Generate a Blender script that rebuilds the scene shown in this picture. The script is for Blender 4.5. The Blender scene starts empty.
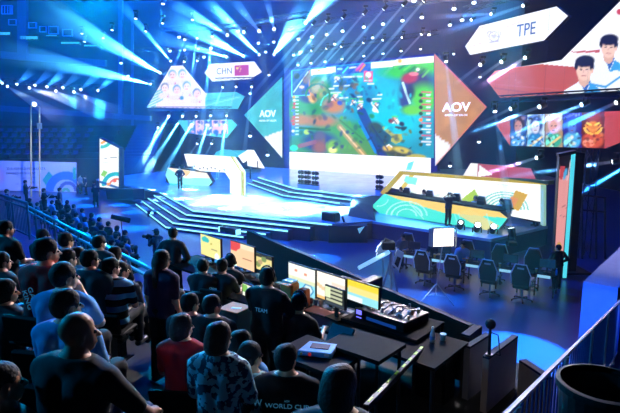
import bpy, bmesh, math, random
import numpy as np
from mathutils import Vector, Matrix
sc = bpy.context.scene
COL = sc.collection
R = math.radians

# ------------------------------------------------------------------ camera
PITCH, FOC, CX, CY, EYE = R(8.85), 520.0, 310.0, 206.5, 5.6
_c = bpy.data.cameras.new('camera'); cam = bpy.data.objects.new('camera', _c); COL.objects.link(cam)
_c.sensor_width = 36; _c.lens = FOC/620*36; _c.clip_start = .05; _c.clip_end = 400
cam.location = (0, 0, EYE); cam.rotation_euler = (R(90)-PITCH, 0, 0); sc.camera = cam
sc.view_settings.view_transform = 'Standard'; sc.view_settings.look = 'None'
sc.view_settings.gamma = 1; sc.view_settings.use_curve_mapping = False
sc.view_settings.exposure = 0.1
sc.cycles.sample_clamp_indirect = 0

# ------------------------------------------------------------------ world and large lights
w = bpy.data.worlds.new('world'); sc.world = w; w.use_nodes = True
w.node_tree.nodes['Background'].inputs[0].default_value = (0.0, 0.03, 0.12, 1)
w.node_tree.nodes['Background'].inputs[1].default_value = 0.2

def lamp(name, kind, loc, target, energy, color, size=1.0, angle=None, blend=.5, spread=None):
    l = bpy.data.lights.new(name, kind); l.energy = energy; l.color = color
    if kind == 'SPOT':
        l.spot_size = angle; l.spot_blend = blend; l.shadow_soft_size = size
    elif kind == 'AREA':
        l.size = size
        if spread: l.spread = spread
    else: l.shadow_soft_size = size
    o = bpy.data.objects.new(name, l); COL.objects.link(o); o.location = loc
    o.rotation_euler = (Vector(target)-Vector(loc)).to_track_quat('-Z', 'Y').to_euler()
    return o
WASH = (0.0, 0.11, 1.0)
CYAN = (0.03, 0.42, 1.0)
# broad blue area lamps added to tint haze and floor; no fixtures modelled
lamp('wash_fill', 'AREA', (-12, 40, 17), (-14, 52, 10), 9500, WASH, 6)
lamp('wash_fill', 'AREA', (2, 36, 17.5), (2, 46, 13), 4500, WASH, 6)
lamp('wash_fill', 'AREA', (-24, 36, 15), (-30, 56, 22), 7500, WASH, 6)
lamp('wash_fill', 'AREA', (-6, 26, 17), (-8, 26, 0), 9000, WASH, 6)
lamp('wash_fill', 'AREA', (12, 30, 17), (8, 24, 2), 900, WASH, 5)
# bright cyan-white washes straight down on the stage deck
lamp('deck_light', 'SPOT', (-6.5, 36, 12), (-4.8, 33, .9), 120000, (.25, .85, 1), .4, R(30), .8)
lamp('deck_light', 'SPOT', (0, 34, 12), (-1.2, 29.5, .9), 110000, (.25, .85, 1), .4, R(28), .8)
lamp('deck_light', 'SPOT', (7, 30, 12), (6.5, 25, .9), 26000, (.3, .8, 1), .4, R(30), .8)
for _x, _y, _z in ((-10.4, 35.5, .9), (-8.2, 33.5, .9), (-6.6, 31, .9), (-6.4, 35, .9), (-4.6, 29.5, .9), (-3.6, 33, .9), (-2.2, 29.3, .9), (-.6, 27.6, .9), (-.8, 31, .9), (1.2, 27.6, .9), (1.6, 29.6, .9), (-12, 38, .9), (-9, 38.5, .9), (.2, 32.5, 1.5), (2.8, 30.2, 1.5), (-.2, 28.6, .9), (2.2, 28.4, .9)):
    lamp('deck_light', 'SPOT', (_x*.9-1, _y+4, 12.5), (_x, _y, _z), 240000, (.35, .92, 1), .1, R(6.5), .5)
lamp('crane_fill', 'SPOT', (-1, 20, 10), (2.6, 17, 1.6), 26000, (.7, .9, 1), .1, R(11), .6)  # added unseen spot brightening the crane and white cloth
lamp('counter_fill', 'SPOT', (-3, -2, 9), (2.2, 6.2, 2.4), 420, (1, .9, .85), .2, R(12), .8)  # added unseen warm spot lifting the grey counter panels
lamp('banner_fill', 'SPOT', (-16, 34, 9), (-22, 43.5, 1.3), 9000, (.6, .7, 1), .2, R(40), .8)  # added unseen spot that lightens the far left banner
# added unseen fill: blue-cyan rim and white light that brighten the audience
lamp('audience_fill', 'SPOT', (-12, 30, 13), (-3, 6, 3), 52000, (.0, .5, .95), .3, R(40), .8)
lamp('audience_fill', 'SPOT', (6, 24, 13), (-1, 4.5, 3), 30000, (.9, .8, .8), .3, R(36), .8)
lamp('audience_fill', 'SPOT', (-20, 8, 12), (-3, 6, 3), 9000, (.0, .4, 1), .5, R(50), .8)

# ------------------------------------------------------------------ picking points
FWD = Vector((0, math.cos(PITCH), -math.sin(PITCH))); UPV = Vector((0, math.sin(PITCH), math.cos(PITCH)))
CAM = Vector((0, 0, EYE))
def ray(px, py): return FWD + Vector((1, 0, 0))*((px-CX)/FOC) + UPV*(-(py-CY)/FOC)
def G(px, py, z=0.0):
    d = ray(px, py); return CAM + d*((z-EYE)/d.z)
def D(px, py, Y):
    d = ray(px, py); return CAM + d*(Y/d.y)
U2 = Vector((0.77, -0.64, 0)).normalized(); V2 = Vector((0.64, 0.77, 0)).normalized()
def S(px, py, s):
    d = ray(px, py); return CAM + d*(s/d.dot(V2))
class Plane:
    def __init__(self, p, u):
        self.p = Vector((p[0], p[1], 0)); self.u = Vector((u[0], u[1], 0)).normalized()
        self.n = Vector((self.u.y, -self.u.x, 0))      # towards the camera side
        if self.n.dot(-self.p) < 0: self.n = -self.n
    def at(self, px, py, off=0.0):
        d = ray(px, py); p0 = self.p + self.n*off
        return CAM + d*((p0-CAM).dot(self.n)/d.dot(self.n))
    def st(self, px, py):
        q = self.at(px, py); return ((q-self.p).dot(self.u), q.z)
    def pt(self, s, z, off=0.0): return self.p + self.u*s + self.n*off + Vector((0, 0, z))

# ------------------------------------------------------------------ materials
def lin(c):
    return tuple(((x/255)/12.92 if x/255 <= .04045 else ((x/255+.055)/1.055)**2.4) for x in c)
_M = {}
def mat(name, rgb=(128, 128, 128), rough=.6, metal=0., emis=None, es=1., var=.12, scale=6., bump=0., spec=.5, alpha=1.):
    if name in _M: return _M[name]
    m = bpy.data.materials.new(name); m.use_nodes = True; nt = m.node_tree; b = nt.nodes['Principled BSDF']
    c = lin(rgb); b.inputs['Roughness'].default_value = rough; b.inputs['Metallic'].default_value = metal
    b.inputs['Specular IOR Level'].default_value = spec
    tc = nt.nodes.new('ShaderNodeTexCoord'); nz = nt.nodes.new('ShaderNodeTexNoise'); nz.inputs['Scale'].default_value = scale
    nt.links.new(tc.outputs['Object'], nz.inputs['Vector'])
    mx = nt.nodes.new('ShaderNodeMix'); mx.data_type = 'RGBA'
    mx.inputs[6].default_value = (*[x*(1-var) for x in c], 1); mx.inputs[7].default_value = (*[min(1, x*(1+var)) for x in c], 1)
    nt.links.new(nz.outputs['Fac'], mx.inputs[0]); nt.links.new(mx.outputs[2], b.inputs['Base Color'])
    if bump:
        bp = nt.nodes.new('ShaderNodeBump'); bp.inputs['Strength'].default_value = bump; bp.inputs['Distance'].default_value = .02
        nt.links.new(nz.outputs['Fac'], bp.inputs['Height']); nt.links.new(bp.outputs[0], b.inputs['Normal'])
    if emis:
        b.inputs['Emission Color'].default_value = (*lin(emis), 1); b.inputs['Emission Strength'].default_value = es
    if alpha < 1: b.inputs['Alpha'].default_value = alpha
    _M[name] = m; return m
def screen_mat(name='screen_picture', es=1.0):
    if name in _M: return _M[name]
    m = bpy.data.materials.new(name); m.use_nodes = True; nt = m.node_tree; b = nt.nodes['Principled BSDF']
    b.inputs['Base Color'].default_value = (.01, .01, .012, 1); b.inputs['Roughness'].default_value = .5
    a = nt.nodes.new('ShaderNodeVertexColor'); a.layer_name = 'Col'
    nt.links.new(a.outputs[0], b.inputs['Emission Color']); b.inputs['Emission Strength'].default_value = es
    _M[name] = m; return m
def print_mat(name='printed_picture'):
    if name in _M: return _M[name]
    m = bpy.data.materials.new(name); m.use_nodes = True; nt = m.node_tree; b = nt.nodes['Principled BSDF']
    b.inputs['Roughness'].default_value = .7
    a = nt.nodes.new('ShaderNodeVertexColor'); a.layer_name = 'Col'; nt.links.new(a.outputs[0], b.inputs['Base Color'])
    _M[name] = m; return m
def pattern_mat(name, kind, c1, c2, scale=20, thr=.5, rough=.8):
    if name in _M: return _M[name]
    m = bpy.data.materials.new(name); m.use_nodes = True; nt = m.node_tree; b = nt.nodes['Principled BSDF']; b.inputs['Roughness'].default_value = rough
    tc = nt.nodes.new('ShaderNodeTexCoord')
    if kind == 'stripes':
        sx = nt.nodes.new('ShaderNodeSeparateXYZ'); nt.links.new(tc.outputs['Object'], sx.inputs[0])
        mu = nt.nodes.new('ShaderNodeMath'); mu.operation = 'MULTIPLY'; mu.inputs[1].default_value = scale; nt.links.new(sx.outputs[2], mu.inputs[0])
        t = nt.nodes.new('ShaderNodeMath'); t.operation = 'FRACT'; nt.links.new(mu.outputs[0], t.inputs[0]); src = t.outputs[0]
    else:
        t = nt.nodes.new('ShaderNodeTexNoise' if kind == 'noise' else 'ShaderNodeTexVoronoi'); t.inputs['Scale'].default_value = scale
        nt.links.new(tc.outputs['Object'], t.inputs['Vector']); src = t.outputs['Fac' if kind == 'noise' else 'Distance']
    g = nt.nodes.new('ShaderNodeMath'); g.operation = 'GREATER_THAN'; g.inputs[1].default_value = thr; nt.links.new(src, g.inputs[0])
    mx = nt.nodes.new('ShaderNodeMix'); mx.data_type = 'RGBA'; mx.inputs[6].default_value = (*lin(c1), 1); mx.inputs[7].default_value = (*lin(c2), 1)
    nt.links.new(g.outputs[0], mx.inputs[0]); nt.links.new(mx.outputs[2], b.inputs['Base Color'])
    _M[name] = m; return m
BLACK = mat('black_metal', (22, 22, 26), .5, .3)
DARK = mat('dark_navy_panel', (18, 26, 60), .5)
RIG = mat('rig_metal', (60, 66, 84), .45, .6)
STEEL = mat('brushed_steel', (150, 160, 175), .35, .8)
PLASTIC = mat('black_plastic', (16, 16, 18), .4)

# ------------------------------------------------------------------ mesh builder
class MB:
    def __init__(s): s.v = []; s.f = []
    def add(s, vs, fs):
        n = len(s.v); s.v += [Vector(x) for x in vs]; s.f += [tuple(i+n for i in f) for f in fs]; return s
    def box(s, c, d, rot=None):
        c = Vector(c); hx, hy, hz = d[0]/2, d[1]/2, d[2]/2
        vs = [Vector((x, y, z)) for x in (-hx, hx) for y in (-hy, hy) for z in (-hz, hz)]
        if rot is not None: vs = [rot @ v for v in vs]
        return s.add([c+v for v in vs], [(0, 1, 3, 2), (4, 6, 7, 5), (0, 4, 5, 1), (2, 3, 7, 6), (0, 2, 6, 4), (1, 5, 7, 3)])
    def tube(s, a, b, r0, r1=None, n=8, cap=True):
        a, b = Vector(a), Vector(b); r1 = r0 if r1 is None else r1; d = (b-a).normalized()
        q = d.to_track_quat('Z', 'Y'); vs = []
        for p, r in ((a, r0), (b, r1)):
            for i in range(n):
                t = 2*math.pi*i/n; vs.append(p + q @ Vector((r*math.cos(t), r*math.sin(t), 0)))
        fs = [(i, (i+1) % n, n+(i+1) % n, n+i) for i in range(n)]
        if cap: fs += [tuple(reversed(range(n))), tuple(range(n, 2*n))]
        return s.add(vs, fs)
    def path(s, pts, r, n=6):
        for a, b in zip(pts, pts[1:]): s.tube(a, b, r, r, n)
        return s
    def lathe(s, prof, n=16, o=(0, 0, 0), rot=None, caps=True):
        o = Vector(o); vs = []; k = len(prof)
        for (r, z) in prof:
            for i in range(n):
                t = 2*math.pi*i/n; v = Vector((r*math.cos(t), r*math.sin(t), z)); vs.append(o + (rot @ v if rot else v))
        fs = [(j*n+i, j*n+(i+1) % n, (j+1)*n+(i+1) % n, (j+1)*n+i) for j in range(k-1) for i in range(n)]
        if caps: fs += [tuple(reversed(range(n))), tuple((k-1)*n+i for i in range(n))]
        return s.add(vs, fs)
    def ball(s, c, r, n=10, m=6):
        r = (r, r, r) if not hasattr(r, '__len__') else r; c = Vector(c); vs = [c+Vector((0, 0, r[2]))]
        for j in range(1, m):
            ph = math.pi*j/m
            for i in range(n):
                t = 2*math.pi*i/n; vs.append(c+Vector((r[0]*math.sin(ph)*math.cos(t), r[1]*math.sin(ph)*math.sin(t), r[2]*math.cos(ph))))
        vs.append(c-Vector((0, 0, r[2]))); fs = [(0, 1+i, 1+(i+1) % n) for i in range(n)]
        for j in range(m-2):
            a = 1+j*n; fs += [(a+i, a+n+i, a+n+(i+1) % n, a+(i+1) % n) for i in range(n)]
        a = 1+(m-2)*n; fs += [(a+(i+1) % n, a+i, len(vs)-1) for i in range(n)]
        return s.add(vs, fs)
    def prism(s, pts, off):
        off = Vector(off); n = len(pts); pts = [Vector(p) for p in pts]
        return s.add(pts+[p+off for p in pts], [tuple(range(n)), tuple(reversed(range(n, 2*n)))] + [(i, n+i, n+(i+1) % n, (i+1) % n) for i in range(n)])
    def mesh(s, name, o=(0, 0, 0), smooth=False, bevel=0):
        me = bpy.data.meshes.new(name); o = Vector(o)
        me.from_pydata([v-o for v in s.v], [], s.f); bm = bmesh.new(); bm.from_mesh(me)
        bmesh.ops.recalc_face_normals(bm, faces=bm.faces)
        if bevel:
            bmesh.ops.bevel(bm, geom=list(bm.edges), offset=bevel, segments=1, affect='EDGES', clamp_overlap=True)
        bm.to_mesh(me); bm.free()
        if smooth: me.shade_smooth()
        return me
def link(name, me, m=None, parent=None, loc=None):
    o = bpy.data.objects.new(name, me); COL.objects.link(o)
    if m is not None and not me.materials: me.materials.append(m)
    if parent is not None: o.parent = parent
    if loc is not None: o.location = loc
    return o
def tag(o, label=None, cat=None, group=None, kind=None):
    if label: o['label'] = label
    if cat: o['category'] = cat
    if group: o['group'] = group
    if kind: o['kind'] = kind
    return o
class T:
    """a thing: an Empty at its base; parts are given in world space when rot is 0 or in local space when local=True"""
    def __init__(s, name, label, cat, base, rz=0., group=None, local=True):
        s.e = bpy.data.objects.new(name, None); COL.objects.link(s.e); s.e.location = base; s.e.rotation_euler = (0, 0, rz)
        s.e.empty_display_size = .2; tag(s.e, label, cat, group); s.b = Vector((0, 0, 0)) if local else Vector(base)
    def part(s, name, mb, m, parent=None, smooth=False, bevel=0, label=None):
        me = mb.mesh(name, s.b, smooth, bevel) if isinstance(mb, MB) else mb
        o = link(name, me, m, parent if parent is not None else s.e)
        if label: o['label'] = label
        return o
def struct(name, mb, m, smooth=False):
    return tag(link(name, mb.mesh(name, (0, 0, 0), smooth), m), kind='structure')
def copy_tree(o, parent=None):
    c = o.copy(); COL.objects.link(c)
    if parent is not None: c.parent = parent
    for ch in list(o.children): copy_tree(ch, c)
    return c
def textmesh(cu, name, m):
    if cu.body == 'AOV' and cu.size > .2: cu.offset = cu.size*.022
    tmp = bpy.data.objects.new(name, cu); me = bpy.data.meshes.new_from_object(tmp); me.name = name; bpy.data.objects.remove(tmp); me.materials.clear()
    me.materials.append(m); o = bpy.data.objects.new(name, me); COL.objects.link(o); return o
def text(parent, body, loc, rot, size, m, name='lettering', align='CENTER', b=(0, 0, 0), sx=1., label=None):
    cu = bpy.data.curves.new(name, 'FONT'); cu.body = body; cu.size = size; cu.align_x = align; cu.align_y = 'CENTER'; cu.extrude = .004
    o = textmesh(cu, name, m); o.location = Vector(loc)-Vector(b); o.rotation_euler = rot
    o.scale = (sx, 1, 1); o.parent = parent
    if label: o['label'] = label
    return o
ORD = ['first', 'second', 'third', 'fourth', 'fifth', 'sixth', 'seventh', 'eighth', 'ninth', 'tenth', 'eleventh', 'twelfth', 'thirteenth', 'fourteenth', 'fifteenth', 'sixteenth', 'seventeenth', 'eighteenth', 'nineteenth', 'twentieth', 'twenty-first', 'twenty-second', 'twenty-third', 'twenty-fourth', 'twenty-fifth', 'twenty-sixth']

# ------------------------------------------------------------------ painted panels: a picture on a grid of vertices, cut to a convex outline
class Canvas:
    def __init__(s, plane, px_box, cell, bg=(0, 0, 0)):
        x0, y0, x1, y1 = px_box; q = [plane.st(*p) for p in ((x0, y0), (x1, y0), (x1, y1), (x0, y1))]
        s.pl = plane; s.s0 = min(a for a, b in q); s.s1 = max(a for a, b in q); s.z0 = min(b for a, b in q); s.z1 = max(b for a, b in q)
        s.nx = max(2, int((s.s1-s.s0)/cell)+1); s.nz = max(2, int((s.z1-s.z0)/cell)+1)
        s.SS, s.ZZ = np.meshgrid(np.linspace(s.s0, s.s1, s.nx+1), np.linspace(s.z0, s.z1, s.nz+1), indexing='ij')
        s.C = np.zeros(s.SS.shape+(3,)); s.C[:] = lin(bg)
        # photo pixel of every grid point, for painting
        P = np.stack([plane.p.x+plane.u.x*s.SS, plane.p.y+plane.u.y*s.SS, s.ZZ-EYE], -1)
        d = P@np.array(FWD); s.X = CX+FOC*P[..., 0]/d; s.Y = CY-FOC*(P@np.array(UPV))/d
    def _mix(s, a, c): s.C[:] = s.C*(1-a[..., None])+np.array(lin(c))*a[..., None]
    def ell(s, x, y, rx, ry, c, rot=0, soft=.15, a=1.):
        dx, dy = s.X-x, s.Y-y; t = R(rot); u = (dx*math.cos(t)+dy*math.sin(t))/rx; v = (-dx*math.sin(t)+dy*math.cos(t))/ry
        r = np.sqrt(u*u+v*v); s._mix(np.clip((1+soft-r)/(2*soft), 0, 1)*a, c); return s
    def poly(s, pts, c, a=1.):
        inside = np.zeros(s.X.shape, bool); n = len(pts)
        for i in range(n):
            (x1, y1), (x2, y2) = pts[i], pts[(i+1) % n]
            if y1 == y2: continue
            cond = ((y1 > s.Y) != (y2 > s.Y)) & (s.X < (x2-x1)*(s.Y-y1)/(y2-y1)+x1); inside ^= cond
        s._mix(inside*float(a), c); return s
    def line(s, x1, y1, x2, y2, wd, c, a=1.):
        dx, dy = x2-x1, y2-y1; t = np.clip(((s.X-x1)*dx+(s.Y-y1)*dy)/(dx*dx+dy*dy+1e-9), 0, 1)
        d = np.hypot(s.X-x1-t*dx, s.Y-y1-t*dy); s._mix(np.clip((wd/2+.3-d)/.6, 0, 1)*a, c); return s
    def arc(s, x, y, r, wd, c, a0=-180, a1=0, a=1., ax=1.):
        dx, dy = (s.X-x)/ax, s.Y-y; rr = np.hypot(dx, dy); an = np.degrees(np.arctan2(dy, dx))
        s._mix((np.abs(rr-r) < wd/2)*((an >= a0) & (an <= a1))*float(a), c); return s
    def speckle(s, box, n, cols, r, seed=1, rot=0):
        g = random.Random(seed)
        for _ in range(n):
            s.ell(g.uniform(box[0], box[2]), g.uniform(box[1], box[3]), g.uniform(*r), g.uniform(*r)*.7, g.choice(cols), g.uniform(0, 180), .4, g.uniform(.5, 1))
        return s
    def mesh(s, name, outline_px=None, off=0., origin=(0, 0, 0)):
        o = Vector(origin); nx, nz = s.nx, s.nz; p = s.pl
        P = np.stack([p.p.x+p.u.x*s.SS+p.n.x*off-o.x, p.p.y+p.u.y*s.SS+p.n.y*off-o.y, s.ZZ-o.z], -1).reshape(-1, 3)
        i, j = np.meshgrid(np.arange(nx), np.arange(nz), indexing='ij'); a = (i*(nz+1)+j).ravel()
        F = np.stack([a, a+nz+1, a+nz+2, a+1], 1); me = bpy.data.meshes.new(name); me.from_pydata(P.tolist(), [], F.tolist())
        at = me.color_attributes.new('Col', 'FLOAT_COLOR', 'POINT')
        at.data.foreach_set('color', np.concatenate([s.C.reshape(-1, 3), np.ones((len(P), 1))], 1).ravel().astype(np.float32))
        if outline_px:
            bm = bmesh.new(); bm.from_mesh(me); q = [p.pt(*p.st(*z), off)-o for z in outline_px]; cen = sum(q, Vector())/len(q)
            for k in range(len(q)):
                A, B = q[k], q[(k+1) % len(q)]; nn = (B-A).cross(p.n)
                if nn.length < 1e-6: continue
                if nn.dot(cen-A) > 0: nn = -nn
                bmesh.ops.bisect_plane(bm, geom=bm.verts[:]+bm.edges[:]+bm.faces[:], plane_co=A, plane_no=nn, clear_outer=True)
            bm.to_mesh(me); bm.free()
        return me
def lettering(th, parent, plane, body, px, py, hpx, m, sx=1., off=.12, name='lettering'):
    """text on a plane facing the camera side; hpx = cap height in photo pixels"""
    p = plane.at(px, py, off); q = plane.at(px, py+hpx, off); size = (p.z-q.z)/.70
    u = plane.u if plane.u.x > 0 else -plane.u; rz = math.atan2(u.y, u.x)
    return text(parent, body, p, (R(90), 0, rz), size, m, name, b=th.b, sx=sx)
# ------------------------------------------------------------------ people: one smooth skin per body (signed distances -> surface nets)
def surface_nets(V, lo, h):
    nx, ny, nz = V.shape; Sg = V < 0
    acc = np.zeros((nx-1, ny-1, nz-1, 3), np.float32); cnt = np.zeros((nx-1, ny-1, nz-1), np.float32)
    def sl(dx, dy, dz, A): return A[dx:nx-1+dx, dy:ny-1+dy, dz:nz-1+dz]
    cs = [(a, b, c) for a in (0, 1) for b in (0, 1) for c in (0, 1)]
    for a in cs:
        for ax in range(3):
            if a[ax]: continue
            b = list(a); b[ax] = 1; va, vb = sl(*a, V), sl(*b, V); mk = (va < 0) != (vb < 0)
            t = np.where(mk, va/np.where(mk, va-vb, 1), 0)
            for k in range(3): acc[..., k] += np.where(mk, a[k]+(t if k == ax else 0), 0)
            cnt += mk
    act = cnt > 0; idx = -np.ones(act.shape, np.int64); idx[act] = np.arange(act.sum())
    ii = np.argwhere(act); P = (ii + acc[act]/cnt[act][:, None])*h + np.array(lo)
    F = []
    for ax in range(3):
        o1, o2 = [(1, 2), (2, 0), (0, 1)][ax]
        s1 = [slice(1, -1)]*3; s1[ax] = slice(0, -1); s2 = [slice(1, -1)]*3; s2[ax] = slice(1, None)
        A, B = Sg[tuple(s1)], Sg[tuple(s2)]
        e = np.argwhere(A != B); 
        if len(e) == 0: continue
        inside = A[tuple(e.T)]; e = e.copy(); e[:, o1] += 1; e[:, o2] += 1
        def c(d1, d2):
            q = e.copy(); q[:, o1] -= d1; q[:, o2] -= d2; return idx[tuple(q.T)]
        quad = np.stack([c(0, 0), c(1, 0), c(1, 1), c(0, 1)], 1); quad[~inside] = quad[~inside][:, ::-1]; F.append(quad)
    F = np.concatenate(F); F = F[(F >= 0).all(1)]
    return P, F
def sd(P, prims, k):
    d = None
    for p in prims:
        if p[0] == 'c':
            a, b = np.array(p[1], np.float32), np.array(p[2], np.float32); ba = b-a; L = max(float(ba@ba), 1e-9)
            h = np.clip(((P-a)@ba)/L, 0, 1); e = np.linalg.norm(P-a-h[..., None]*ba, axis=-1)-(p[3]+(p[4]-p[3])*h)
        else:
            r = np.array(p[2], np.float32); q = (P-np.array(p[1], np.float32))
            if len(p) > 3: q = q@p[3]
            kk = np.linalg.norm(q/r, axis=-1); e = (kk-1)*float(r.min())
        if d is None: d = e
        else:
            hh = np.clip(.5+.5*(d-e)/k, 0, 1); d = d*(1-hh)+e*hh-k*hh*(1-hh)
    return d
def net(prims, h, k=.02, cut=None, wob=0):
    pts = []
    for p in prims:
        if p[0] == 'c':
            for a, r in ((p[1], p[3]), (p[2], p[4])): pts += [np.array(a)-r, np.array(a)+r]
        else:
            m = max(p[2]); pts += [np.array(p[1])-m, np.array(p[1])+m]
    lo = np.min(pts, 0)-3*h; hi = np.max(pts, 0)+3*h; n = np.ceil((hi-lo)/h).astype(int)+1
    g = np.stack(np.meshgrid(*[lo[i]+h*np.arange(n[i]) for i in range(3)], indexing='ij'), -1).astype(np.float32)
    V = sd(g, prims, k)
    if wob: V = V+wob*(np.sin(g[..., 0]*31+g[..., 2]*17)*np.sin(g[..., 1]*27+g[..., 2]*9)+.5*np.sin(g[..., 2]*55+g[..., 0]*40))
    if cut is not None: V = np.maximum(V, cut(g))
    return surface_nets(V, lo, h)
def to_mesh(name, parts):
    vs, fs, n = [], [], 0
    for P, F in parts: vs.append(P); fs.append(F+n); n += len(P)
    me = bpy.data.meshes.new(name); me.from_pydata(np.concatenate(vs).tolist(), [], np.concatenate(fs).tolist()); me.shade_smooth(); return me
# relaxed hand: wrist at origin, fingers along +Y, palm facing -Z, thumb on +X
_hp = [('e', (0, .045, 0), (.04, .048, .016)), ('c', (0, -.01, 0), (0, .03, 0), .026, .03)]
for fx, L, r in ((-.031, .062, .0078), (-.011, .075, .0088), (.010, .080, .009), (.030, .072, .0088)):
    _hp += [('c', (fx*.9, .075, 0), (fx*1.1, .075+L*.5, -.012), r*1.1, r), ('c', (fx*1.1, .075+L*.5, -.012), (fx*1.05, .075+L*.95, -.042), r, r*.8)]
_hp += [('c', (.03, .02, -.005), (.058, .055, -.016), .013, .011), ('c', (.058, .055, -.016), (.06, .085, -.028), .010, .008)]
HAND = net(_hp, .0055, .006)
def hand_at(w, d, side, h):
    d = Vector(d).normalized(); x = d.cross(Vector((0, 0, 1)))
    if x.length < .2: x = Vector((0, 1, 0))
    x = -x.normalized()*side if False else x.normalized(); z = x.cross(d)
    M = np.array([[x.x, d.x, z.x], [x.y, d.y, z.y], [x.z, d.z, z.z]]); P, F = HAND; P = P.copy(); 
    if side > 0: P[:, 0] *= -1; F = F[:, ::-1]
    return (P@M.T+np.array(w), F)
def rotz_x(yaw, pitch):
    cy, sy, cp, sp = math.cos(yaw), math.sin(yaw), math.cos(pitch), math.sin(pitch)
    Rz = np.array([[cy, -sy, 0], [sy, cy, 0], [0, 0, 1]]); Rx = np.array([[1, 0, 0], [0, cp, -sp], [0, sp, cp]]); return (Rz@Rx).astype(np.float32)
_PC = {}
def figure(pose='sit', lean=0., hyaw=0., hpitch=0., hair='short', sleeve='short', arms='lap', h=.02, thin=1., leg='trousers'):
    """meshes of a person facing +Y with the feet on z=0; returns dict of meshes and the head centre"""
    key = (pose, lean, hyaw, hpitch, hair, sleeve, arms, h, thin, leg)
    if key in _PC: return _PC[key]
    sit = pose == 'sit'; H = .48 if sit else .93; w = thin
    sh = H+.50; y0 = 0; ys = lean; yn = lean*1.08
    hipL, hipR = (-.09*w, 0, H+.02), (.09*w, 0, H+.02)
    chest = (0, ys*.8, H+.36); neck = (0, yn, sh+.06)
    hc = np.array((0, yn+.035+lean*.1, sh+.185))
    torso = []
    for s in (-1, 1):
        torso += [('c', (s*.075*w, 0, H+.04), (s*.06*w, ys*.4, H+.2), .115*w, .10*w), ('c', (s*.06*w, ys*.4, H+.2), (s*.085*w, ys*.85, H+.4), .10*w, .112*w),
                  ('c', (s*.03, ys, sh+.02), (s*.175*w, ys, sh-.035), .08, .074)]
    if sit:
        kL, kR = (-.13, .44, H+.03), (.13, .44, H+.03); aL, aR = (-.13, .42, .09), (.13, .42, .09)
    elif pose == 'stand':
        kL, kR = (-.10, .02, .49), (.11, .03, .49); aL, aR = (-.11, -.02, .08), (.13, -.01, .08)
    elif pose == 'step':
        kL, kR = (-.09, .16, .50), (.10, -.02, .49); aL, aR = (-.09, .2, .08), (.1, -.22, .10)
    thigh = [('c', hipL, kL, .088*w, .062), ('c', hipR, kR, .088*w, .062)]
    shin = [('c', kL, aL, .058, .038), ('c', kR, aR, .058, .038)]
    feet = []
    for a in (aL, aR): feet += [('c', (a[0], a[1]-.02, .04), (a[0]*1.1, a[1]+.17, .03), .037, .03)]
    SL, SR = (-.205*w, ys, sh-.045), (.205*w, ys, sh-.045)
    A = {'lap': ((-.25*w, ys+.06, sh-.29), (-.12, ys+.28, sh-.34), (.25*w, ys+.06, sh-.29), (.12, ys+.28, sh-.34)),
         'desk': ((-.25*w, ys+.12, sh-.26), (-.16, ys+.38, sh-.24), (.25*w, ys+.12, sh-.26), (.16, ys+.38, sh-.24)),
         'down': ((-.24*w, ys-.02, sh-.31), (-.26, ys+.06, sh-.56), (.24*w, ys-.02, sh-.31), (.26, ys+.06, sh-.56)),
         'camera': ((-.25*w, ys+.14, sh-.24), (-.07, ys+.33, sh-.02), (.25*w, ys+.14, sh-.24), (.08, ys+.33, sh-.04)),
         'heads': ((-.32*w, ys+.05, sh+.10), (-.1, ys+.02, sh+.24), (.32*w, ys+.05, sh+.10), (.1, ys+.02, sh+.24)),
         'chin': ((-.25*w, ys+.06, sh-.29), (-.12, ys+.28, sh-.34), (.22*w, ys+.14, sh-.24), (.06, ys+.16, sh+.05)),
         'hips': ((-.34*w, ys-.06, sh-.27), (-.17, ys+.06, sh-.42), (.34*w, ys-.06, sh-.27), (.17, ys+.06, sh-.42)),
         'knee': ((-.28*w, ys+.08, sh-.28), (-.18, ys+.33, sh-.40), (.33*w, ys+.12, sh-.27), (.22, ys+.38, sh-.42))}[arms]
    eL, wL, eR, wR = A
    ua = [('c', SL, eL, .05, .04), ('c', SR, eR, .05, .04)]; fa = [('c', eL, wL, .039, .026), ('c', eR, wR, .039, .026)]
    Rh = rotz_x(hyaw, hpitch)
    def hp(*v): return tuple(hc+Rh@np.array(v, np.float32))
    head = [('e', hp(0, -.012, .03), (.077, .095, .092), Rh), ('e', hp(0, .02, -.035), (.060, .068, .078), Rh), ('e', hp(0, .048, -.085), (.032, .032, .028), Rh),
            ('c', hp(0, .088, .0), hp(0, .108, -.03), .009, .014), ('e', hp(.079, -.005, -.012), (.012, .02, .032), Rh), ('e', hp(-.079, -.005, -.012), (.012, .02, .032), Rh),
            ('c', hp(-.02, .086, -.06), hp(.02, .086, -.06), .008, .008)]
    neckp = [('c', neck, tuple(hc+np.array((0, -.02, -.05))), .062, .058), ('c', (0, yn*.95, sh), neck, .085, .066)]
    body = [net(torso+thigh+shin+feet+ua+fa+neckp, h, .03), net(neckp[:1]+head, min(h, .011), .014)]
    if h < .03:
        for wv, ev, s in ((wL, eL, -1), (wR, eR, 1)): body.append(hand_at(wv, (wv[0]-ev[0], wv[1]-ev[1], wv[2]-ev[2]), s, h))
    else:
        body.append(net([('e', wL, (.04, .05, .03)), ('e', wR, (.04, .05, .03))], .02, .01))
    out = {'body': to_mesh('body', body)}
    g = .014
    def inf(ps, e): return [(p[0], p[1], p[2], p[3]+e, p[4]+e) for p in ps]
    shirt = inf(torso, g)+inf(ua, g+.012)
    if sleeve == 'long': shirt += inf(fa, g+.004)
    shirt += [('c', (0, yn*.95, sh-.02), (neck[0], neck[1], neck[2]+.01), .105, .082)]
    cutz = sh+.078
    def cut(q): return np.maximum(q[..., 2]-cutz-.25*(q[..., 1]*-1+yn)*.3, (H-.03)-q[..., 2])
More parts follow.
